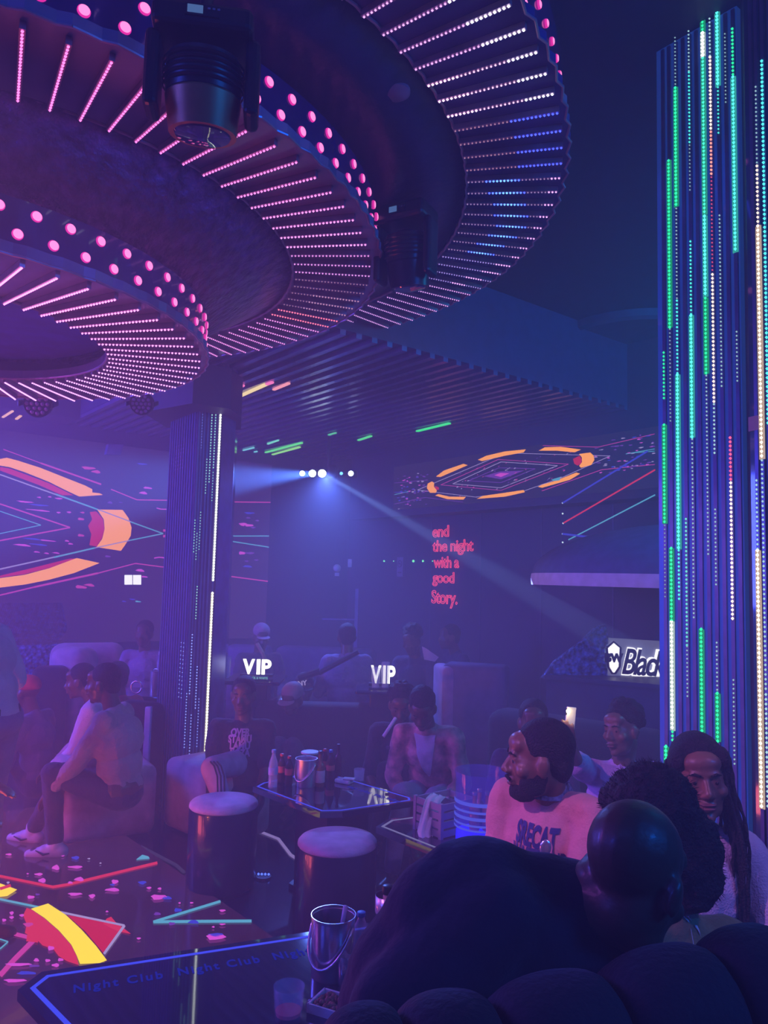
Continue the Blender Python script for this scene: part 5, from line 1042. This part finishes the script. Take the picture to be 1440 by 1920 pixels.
b = MB(); pg = onplane(1024, 1590, J['w'](J['sp'] * .33) + J['Rz'] @ J['fw'] * .165, J['Rz'] @ J['fw']); b.ball(pg, (.020, .008, .026), None, 14, 10); tag(b.build('glass_pendant', M['steel'], smooth=True), 'small shiny round pendant on the pink lettered sweater', 'pendant')
# --- woman holding up the lit phone
ph = at(1069, 1352, 3.5)
J = person('person in lilac open-collar shirt holding up a phone with its light on', at(1166, 1372, 3.9), 168, 'brown', CL['lil'], CL['dim'], 'curly', lean=-2, hyaw=-42, hroll=6, sleeve=.5, wl=(-.12, .26, .02), wr=ph + Vector((.004, .03, -.10)), pole=((.15, -.3, -1), (-.3, -.2, -1)), vox=.007, topn='shirt', palm=(.1, 1, 0), curl=.5)
t = thing('phone', 'pale phone held up with a bright starry light, above the pink sweater', 'phone', ph)
b = MB(); Rph = Matrix.Rotation(.25, 3, 'Z') @ Matrix.Rotation(.1, 3, 'Y'); b.rbox(ph, (.048, .010, .125), .004, Rph); b.build('case', M['white'], t)
b = MB(); b.ball(ph + Vector((-.012, -.012, .045)), .0085); b.build('flash_lamp', emis('phone_flash', (1.0, .85, .5), 14), t, smooth=True)
b = MB(); b.rbox(ph + Vector((-.012, -.006, .042)), (.02, .004, .03), .003, Rph); b.build('lens_block', M['black'], t)
lamp('phone_light', 'POINT', ph + Vector((-.014, -.06, .045)), None, .25, (1.0, .75, .4), .008)
# open collar flaps
for s in (-1, 1):
    b = MB(); c = J['w'](J['nb'] + J['fw'] * .11 * 1 + J['ax'] * s * .055 - J['sp'] * .03); X = J['Rz'] @ J['ax'] * s; Z = J['Rz'] @ J['sp']; Y_ = J['Rz'] @ J['fw']
    b.plate([c + X * -.035 + Z * .045, c + X * .045 + Z * .05, c + X * .055 - Z * .02, c + X * -.005 - Z * .055], Y_, .006); b.build('collar', CL['lil'], J['t'])
# --- braided woman at right
J = person('woman with long black braids in a pale lilac textured top, facing the view', at(1312, 1462, 2.42), 178, 'brown', CL['white'], CL['dim'], None, lean=2, side=-6, hyaw=-8, hroll=4, sleeve=.55, vox=.006, bulk=1.1, wr=(.2, .3, .0), wl=(-.24, .28, .0), neckf=.1, nl=.155)
H = J['H']; Q = H.to_3x3(); b = MB(); b.ball(H @ Vector((0, -.026, .052)), (.084, .098, .090), Q, 24, 16); b.ball(H @ Vector((0, -.06, -.01)), (.074, .052, .085), Q)
for s in (-1, 1): b.ball(H @ Vector((s * .064, .022, .070)), (.024, .046, .035), Q); b.ball(H @ Vector((s * .080, -.01, .02)), (.016, .035, .055), Q)
remesh(b.build('hair', SK['hair'], J['t']), .007, 2, .003, TEXH)
rr = random.Random(9)
for i in range(34):
    side_ = -1 if i < 27 else 1; a = rr.uniform(-.5, 1.0); st_ = H @ Vector((side_ * .078, -.03 + a * .045, rr.uniform(.02, .075))); L_ = rr.uniform(.50, .66) if side_ < 0 else rr.uniform(.25, .35)
    P = []; n = 44; ox = rr.uniform(.002, .026); oy = rr.uniform(-.05, .02)
    out = Q @ Vector((side_, 0, 0)); out.z = 0
    for j in range(n):
        f = j / (n - 1); sw = min(1, f * 3); P.append(st_ + out * (ox * sw + .008 * math.sin(f * 5 + i)) + Vector((0, oy * sw - .02 * sw, 0)) + Vector((.006 * math.sin(f * 7 + i * 2), 0, -L_ * f)) + Vector((.0012 * math.cos(j * 1.6), .0012 * math.sin(j * 1.6), 0)))
    b = MB(); b.tube(P, [.0052 * (1 + .25 * math.sin(j * 1.57)) for j in range(n)], 6); b.build('braid', SK['hair'], J['t'], smooth=True)
# --- person with big black natural hair
J = person('person with big round black hair in olive top with white piping, seen from behind', at(1240, 1590, 2.04), 20, 'brown', CL['khaki'], None, None, lean=8, side=8, hyaw=10, hpitch=-6, sleeve=.4, vox=.008, face=False, bulk=.95, topn='top', wr=(.18, .16, -.04), wl=(-.18, .16, -.04))
H = J['H']; Q = H.to_3x3(); rr = random.Random(11); b = MB()
b.ball(at(1222, 1515, 1.93), (.110, .11, .108), None, 24, 16); b.ball(at(1262, 1590, 1.93), (.112, .11, .115), None, 24, 16); b.ball(at(1285, 1635, 1.93), (.083, .10, .085), None, 18, 12)
b.ball(at(1240, 1600, 1.98), (.10, .10, .11), None); b.ball(at(1176, 1508, 1.95), (.062, .08, .055), None, 18, 12)
hobj = remesh(b.build('hair', SK['hair'], J['t']), .009, 2, .03, TEXH)
b = MB(); cs = [(at(1222, 1515, 1.93), .112), (at(1262, 1590, 1.93), .114), (at(1285, 1635, 1.93), .085), (at(1176, 1508, 1.95), .06)]
for i in range(5200):
    c, r = cs[rr.choice((0, 0, 1, 2, 3))]; v = Vector((rr.gauss(0, 1), rr.gauss(0, 1), rr.gauss(0, 1))).normalized(); p = c + v * r * .93; s_ = v.orthogonal().normalized() * .0007; q = v.cross(s_).normalized() * rr.uniform(-.006, .006)
    L_ = rr.uniform(.008, .022); b.add([p - s_, p + s_, p + v * L_ * .6 + q + s_ * .7, p + v * L_ + q * 2.2], [(0, 1, 2), (0, 2, 3)])
fz = b.build('hair_frizz', SK['hair'], J['t']); fz['kind'] = 'stuff'
for x0, y0, x1, y1, x2, y2 in ((1308, 1660, 1318, 1700, 1322, 1765), (1332, 1655, 1355, 1700, 1372, 1755)):
    b = MB(); P = [at(x0, y0, 1.86), at(x1, y1, 1.85), at(x2, y2, 1.84)]; P = [P[0].lerp(P[1], i / 8).lerp(P[1].lerp(P[2], i / 8), i / 8) for i in range(9)]; b.tube(P, .0035, 6); o = b.build('piping', M['white'], J['t'], smooth=True)
    md = o.modifiers.new('lay', 'SHRINKWRAP'); md.target = J['shirt']; md.wrap_mode = 'ABOVE_SURFACE'; md.offset = .003
# --- hunched person in black, nearest
hh = at(1188, 1652, 1.36)
t = thing('person', 'nearest person, shaven head, hunched in a big black jacket with back to the view', 'person', on_floor(at(900, 1900, 1.5)))
Hm = Matrix.Translation(hh) @ (Matrix.Rotation(math.radians(-48), 3, 'Z') @ Matrix.Rotation(math.radians(-28), 3, 'X')).to_4x4()
b = MB(); head_shapes(b, Hm, 1.0); nk = at(1120, 1675, 1.44); b.limb(at(1105, 1690, 1.42), hh + Vector((-.02, 0, -.045)), .062, .060, 16); b.ball(at(1130, 1652, 1.40), (.052, .055, .045))
pel = at(800, 2080, 1.55); ch = at(930, 1850, 1.5); b.limb(pel, ch, .15, .15); b.limb(ch, at(1060, 1740, 1.46), .14, .10)
el, wr_ = at(760, 1930, 1.30), at(700, 2060, 1.5); b.limb(at(980, 1760, 1.45), el, .05, .042); b.limb(el, wr_, .04, .027); hand(b, wr_, wr_ - el, Vector((0, 0, 1)), 1)
el2, wr2 = at(1130, 1880, 1.72), at(1000, 2000, 1.8); b.limb(at(1060, 1760, 1.6), el2, .05, .042); b.limb(el2, wr2, .04, .027); hand(b, wr2, wr2 - el2, Vector((0, 0, 1)), -1)
for dy in (-.10, .10):
    kn_ = Vector((pel.x + .42, pel.y + dy + .12, .52)); b.limb(pel + Vector((0, dy, 0)), kn_, .08, .055); b.limb(kn_, Vector((kn_.x, kn_.y, .09)), .052, .036); b.limb(Vector((kn_.x, kn_.y, .045)), Vector((kn_.x + .13, kn_.y, .04)), .036, .03)
remesh(b.build('body', SK['deep'], t), .006, 3)
b = MB()
for x, y, Y, r in ((770, 1960, 1.45, .145), (795, 1850, 1.44, .145), (845, 1745, 1.44, .130), (905, 1700, 1.44, .120), (980, 1745, 1.44, .130), (1060, 1790, 1.46, .135), (1130, 1850, 1.5, .13), (880, 1850, 1.46, .18), (1000, 1880, 1.48, .18), (1085, 1712, 1.43, .090), (1130, 1760, 1.45, .10), (1015, 1705, 1.44, .095), (720, 1880, 1.44, .085), (860, 1655, 1.45, .070), (900, 1650, 1.45, .068), (950, 1680, 1.45, .085)):
    b.ball(at(x, y, Y), r, None, 18, 12)
b.limb(at(930, 1720, 1.38), at(745, 1900, 1.32), .09, .085); b.limb(at(745, 1900, 1.32), at(715, 2030, 1.42), .075, .06); b.ball(pel, (.19, .17, .14)); b.limb(pel, at(780, 1950, 1.5), .16, .15)
b.limb(at(1100, 1770, 1.5), el2, .08, .075); b.limb(el2, wr2.lerp(el2, .1), .07, .05)
remesh(b.build('jacket', CL['blackjk'], t), .011, 8, .014)
b = MB()
for dy in (-.10, .10):
    kn_ = Vector((pel.x + .42, pel.y + dy + .12, .52)); b.limb(pel + Vector((0, dy, 0)), kn_, .10, .075); b.limb(kn_, Vector((kn_.x, kn_.y, .13)), .07, .055)
remesh(b.build('trousers', CL['black'], t), .014, 3)
for dy in (-.10, .10):
    kn_ = Vector((pel.x + .42, pel.y + dy + .12, .0)); b = MB(); b.limb(kn_ + Vector((-.03, 0, .05)), kn_ + Vector((.06, 0, .05)), .048, .046); b.limb(kn_ + Vector((.06, 0, .045)), kn_ + Vector((.16, 0, .038)), .042, .034); remesh(b.build('shoe', M['blackmat'], t), .01, 2)
for s in (-1, 1):
    b = MB(); b.ball(Hm @ Vector((s * .031, .0755, .010)), .0125, None, 10, 8); b.build('eye', SK['eye'], t, smooth=True)
def ankle_at(px, py, Y): p = at(px, py, Y); p.z = .09; return p
# --- pair seated behind the middle table
J = person('person in red tie-dye jacket over a white tee, head bowed, behind the middle table', at(792, 1330, 4.75), 160, 'deep', tie, CL['jeans'], 'top', lean=26, hyaw=10, hpitch=-38, sleeve=1.0, topn='jacket', wr=(.10, .34, .02), wl=(-.08, .36, .02), vox=.010, ankles=(ankle_at(735, 1600, 4.55), ankle_at(850, 1600, 4.5)))
n_ = J['Rz'] @ J['fw']; x_ = J['Rz'] @ -J['ax']; c = J['w'](J['nb'] - J['sp'] * .02); mx = frame3(c, x_, n_); b = MB(); NY_, NX_ = 18, 10; vv = []
for j in range(NY_ + 1):
    f = j / NY_; hw = .066 * (1 - f) ** .7 + .003
    for i in range(NX_ + 1): vv.append(Vector(((i / NX_ * 2 - 1) * hw + .012 * f, .02 - .27 * f, 0)))
b.add(vv, [(j * (NX_ + 1) + i, (j + 1) * (NX_ + 1) + i, (j + 1) * (NX_ + 1) + i + 1, j * (NX_ + 1) + i + 1) for j in range(NY_) for i in range(NX_)])
o = b.build('tee', CL['white']); o.parent = J['t']; o.matrix_parent_inverse = parent_inv(J['t']); o.matrix_basis = Matrix.Translation(n_ * .16) @ mx
md = o.modifiers.new('lay', 'SHRINKWRAP'); md.target = J['shirt']; md.wrap_method = 'PROJECT'; md.use_project_z = True; md.use_negative_direction = True; md.use_positive_direction = True; md.wrap_mode = 'ABOVE_SURFACE'; md.offset = .005
J = person('person in black with a white lanyard, left of the tie-dye jacket', at(752, 1325, 5.3), 175, 'deep', CL['black'], CL['black'], 'curly', lean=16, hyaw=0, hpitch=-20, sleeve=.5, vox=.011, wr=(.12, .36, .02), wl=(-.12, .36, .02))
b = MB(); 
for a, e in (((742, 1346), (719, 1381)), ((750, 1358), (736, 1398))): p, q = at(*a, 5.02), at(*e, 4.96); b.tube([p, q], .011, 6)
b.build('lanyard', mat('white_ribbon', (.7, .6, .8), .6), J['t'])
b = MB(); b.rbox(at(729, 1402, 4.95), (.035, .01, .02), .004); b.build('badge', CL['grey'], J['t'])
J = person('person in black tee with a pale lettered print, seated by the violet column', at(456, 1306, 5.25), 186, 'deep', CL['black'], CL['black'], 'short', lean=-6, hyaw=-8, hpitch=-4, sleeve=.4, vox=.010, bulk=1.0, wr=(.16, .28, .02), wl=(-.12, .28, .04), ankles=((-.02, .30, -.50), (.12, .25, -.50)))
pr = cloth('mauve_print', (.42, .24, .50))
for s, y, wd, h in (('OVER', 1381, .125, .062), ('STAMU', 1393, .15, .062), ('LAMU', 1405, .13, .058), ('KOZA', 1418, .125, .060)): on_shirt(J, s, h, 449, y, pr, 'print', fat=.05, width=wd, off=.008, cut=.02)
# striped trouser leg of that person
b = MB(); kp, ap = at(398, 1440, 4.85), at(414, 1492, 4.75); fp = at(414, 1530, 4.72); b.limb(at(440, 1432, 5.1), kp, .085, .072); b.limb(kp, ap, .072, .055); b.limb(ap, fp, .055, .05); st = remesh(b.build('striped_trousers', mat('mauve_striped_cloth', (.42, .26, .48), .85), J['t']), .009, 3)
for d in (-.012, .010, .032):
    b = MB(); b.tube([at(398 + d * 290, 1428, 4.80), at(405 + d * 290, 1436, 4.74), at(411 + d * 290, 1455, 4.70), at(413 + d * 290, 1530, 4.64)], .005, 6); o = b.build('stripe', CL['black'], st)
# --- left sofa group
J = person('person in beige jacket and white trainers seated in profile on the left sofa', at(190, 1284, 4.95), 92, 'deep', CL['beige'], CL['navy'], 'short', M['white'], lean=12, hyaw=0, hpitch=-6, topn='jacket', vox=.009, bulk=1.2, wr=(.10, .42, -.02), wl=(-.10, .42, .0), ankles=(Vector((0, 0, 0)), Vector((0, 0, 0))), pole=(0, -.6, -1)) if False else None
def ankle_at(px, py, Y): p = at(px, py, Y); p.z = .09; return p
J = person('person in beige jacket and white trainers seated in profile on the left sofa', at(193, 1284, 4.95), 88, 'deep', CL['beige'], CL['navy'], 'short', mat('white_trainer', (.62, .52, .62), .5), lean=10, hyaw=0, hpitch=-6, topn='jacket', vox=.008, bulk=1.25, wr=(.10, .40, .0), wl=(-.10, .42, .0), ankles=(ankle_at(62, 1550, 5.1), ankle_at(105, 1562, 4.86)), knee=(0, .6, 1), pole=(0, -.6, -1))
for s in (-1, 1):
    A_ = J['w'](J['an'][s]); b = MB(); b.tube([A_ + Vector((-.015, -.046, -.045)), A_ + Vector((-.05, -.050, -.052)), A_ + Vector((-.10, -.046, -.030))], [.004, .008, .003], 6); b.build('side_mark', CL['navy'], J['t'])
J = person('person in white shirt leaning forward beside the beige jacket, far side', at(150, 1279, 5.75), 95, 'deep', CL['white'], CL['mauve'], 'short', lean=24, hyaw=0, hpitch=-10, vox=.010, sleeve=.9, wr=(.05, .48, .0), wl=(-.10, .46, .0), ankles=((.1, .55, -.46), (-.1, .45, -.46)))
J = person('person in bright red top sitting behind the beige jacket', at(216, 1272, 6.1), 60, 'deep', M['red'], CL['navy'], 'short', lean=4, vox=.012, face=False)
J = person('standing person in white jacket, cut off by the left edge', at(-66, 1128, 4.3), 80, 'deep', CL['white'], CL['mauve'], 'short', lean=17, seated=False, topn='jacket', vox=.011, wr=(.2, .25, .0), wl=(-.16, .22, .02), k=1.0, bulk=1.15)
J = person('person with a red cap seated at the far left behind the white jacket', at(48, 1300, 6.0), 80, 'deep', CL['grey'], CL['navy'], None, lean=10, vox=.012, face=False)
def cap(J, m, brim=True, k=1.0, logo=None):
    H = J['H']; Q = H.to_3x3(); b = MB(); b.ball(H @ Vector((0, -.018, .065)), (.083, .102, .078), Q, 20, 14)
    for i, v in enumerate(b.v):
        l = H.inverted() @ v
        if l.z < .035: b.v[i] = H @ Vector((l.x, l.y, .035))
    c = b.build('cap', m, J['t'], smooth=True)
    if brim: b = MB(); b.ball(H @ Vector((0, .095, .040)), (.066, .062, .006), Q, 18, 8); b.build('brim', m, c, smooth=True)
    return c
cap(J, M['red'])
J = person('person at the far left edge reaching out an orange-lit hand with a shiny watch', at(-150, 1330, 3.7), -92, 'brown', CL['black'], CL['navy'], 'short', lean=12, vox=.008, wr=at(-60, 1530, 3.5), wl=at(12, 1486, 3.60), pole=((-.3, -.3, -1), (-.3, -.3, -1)), curl=.12, sleeve=.85, face=False)
wv = J['w'](J['wrist'][-1]); dv = (J['Rz'] @ (J['wrist'][-1] - J['elb'][-1])).normalized(); frw = dv.to_track_quat('Z', 'Y').to_matrix()
b = MB(); b.lathe([(.029, -.012), (.032, -.010), (.032, .010), (.029, .012)], wv - dv * .02, 18, frw, cap=False); b.lathe([(.018, 0), (.017, .008)], wv - dv * .02 + frw @ Vector((0, -.032, 0)), 16, frw @ Matrix.Rotation(PI / 2, 3, 'X')); tag(b.build('wristwatch', M['steel']), 'shiny wristwatch on the orange-lit hand at the left edge', 'watch')
# --- background guests
J = person('dim guest in a pale cap and tan-strapped top behind the left VIP letters', at(490, 1196, 7.55), 200, 'deep', CL['dim'], CL['navy'], None, lean=4, hpitch=-15, vox=.012, face=False); cap(J, mat('pale_pink_cap', (.45, .25, .35), .7))
b = MB(); b.tube([at(482, 1207, 7.35), at(492, 1224, 7.3), at(498, 1240, 7.3)], .018, 8); b.build('strap', mat('tan_strap', (.40, .22, .14), .7), J['t'])
J = person('guest in mauve shirt turned away, at the back between the VIP signs', at(650, 1196, 7.0), 10, 'deep', CL['mauve'], CL['navy'], 'short', lean=8, vox=.012, face=False, bulk=1.25, sleeve=.6)
J = person('dark-clothed guest with head down right of the second VIP letters', at(772, 1203, 7.1), 150, 'deep', CL['dim'], CL['dim'], 'curly', lean=8, hpitch=-20, vox=.012, face=False)
b = MB(); b.plate([at(791, 1212, 6.9), at(800, 1216, 6.9), at(822, 1232, 6.9), at(815, 1240, 6.9), at(795, 1236, 6.9)], (0, -1, 0), .03); b.build('white_sleeve', CL['white'], J['t'])
J = person('dim guest facing the dark-clothed one, left of the booth end', at(842, 1196, 7.65), 110, 'brown', CL['dim'], CL['dim'], 'short', lean=10, vox=.012, face=False)
J = person('guest in a dark cap with small white letters, between the VIP tables', at(571, 1292, 6.8), 190, 'deep', CL['dim'], CL['dim'], None, lean=10, hpitch=-12, vox=.012, face=False); c = cap(J, CL['black'])
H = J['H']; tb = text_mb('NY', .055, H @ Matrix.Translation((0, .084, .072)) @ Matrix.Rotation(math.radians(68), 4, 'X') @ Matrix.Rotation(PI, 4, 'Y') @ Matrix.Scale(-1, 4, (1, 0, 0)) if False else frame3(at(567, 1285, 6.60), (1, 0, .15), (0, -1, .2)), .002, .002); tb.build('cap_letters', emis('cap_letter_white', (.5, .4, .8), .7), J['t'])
J = person('guest in a tan cap, low, left of the lettered cap', at(548, 1314, 6.05), 160, 'deep', CL['dim'], CL['dim'], None, lean=14, hpitch=-20, vox=.012, face=False); cap(J, mat('tan_cap', (.32, .22, .26), .7))
J = person('woman in a pale strappy top beside the violet column, far back', at(270, 1190, 7.3), 180, 'deep', CL['mauve'], CL['navy'], 'short', lean=2, vox=.011, face=False, sleeve=.1)
J = person('person mostly hidden behind the man in the pink sweater', at(1000, 1358, 4.3), 170, 'deep', CL['dim'], CL['navy'], 'short', lean=0, vox=.010, face=False)
# microphone stand style boom across the mauve shirt
b = MB(); b.tube([at(598, 1262, 6.6), at(672, 1222, 6.6)], .022, 8); b.tube([at(560, 1272, 6.6), at(600, 1258, 6.6)], .03, 8); tag(b.build('boom_arm', M['black']), 'dark slanting boom arm in front of the guest in the mauve shirt', 'boom')
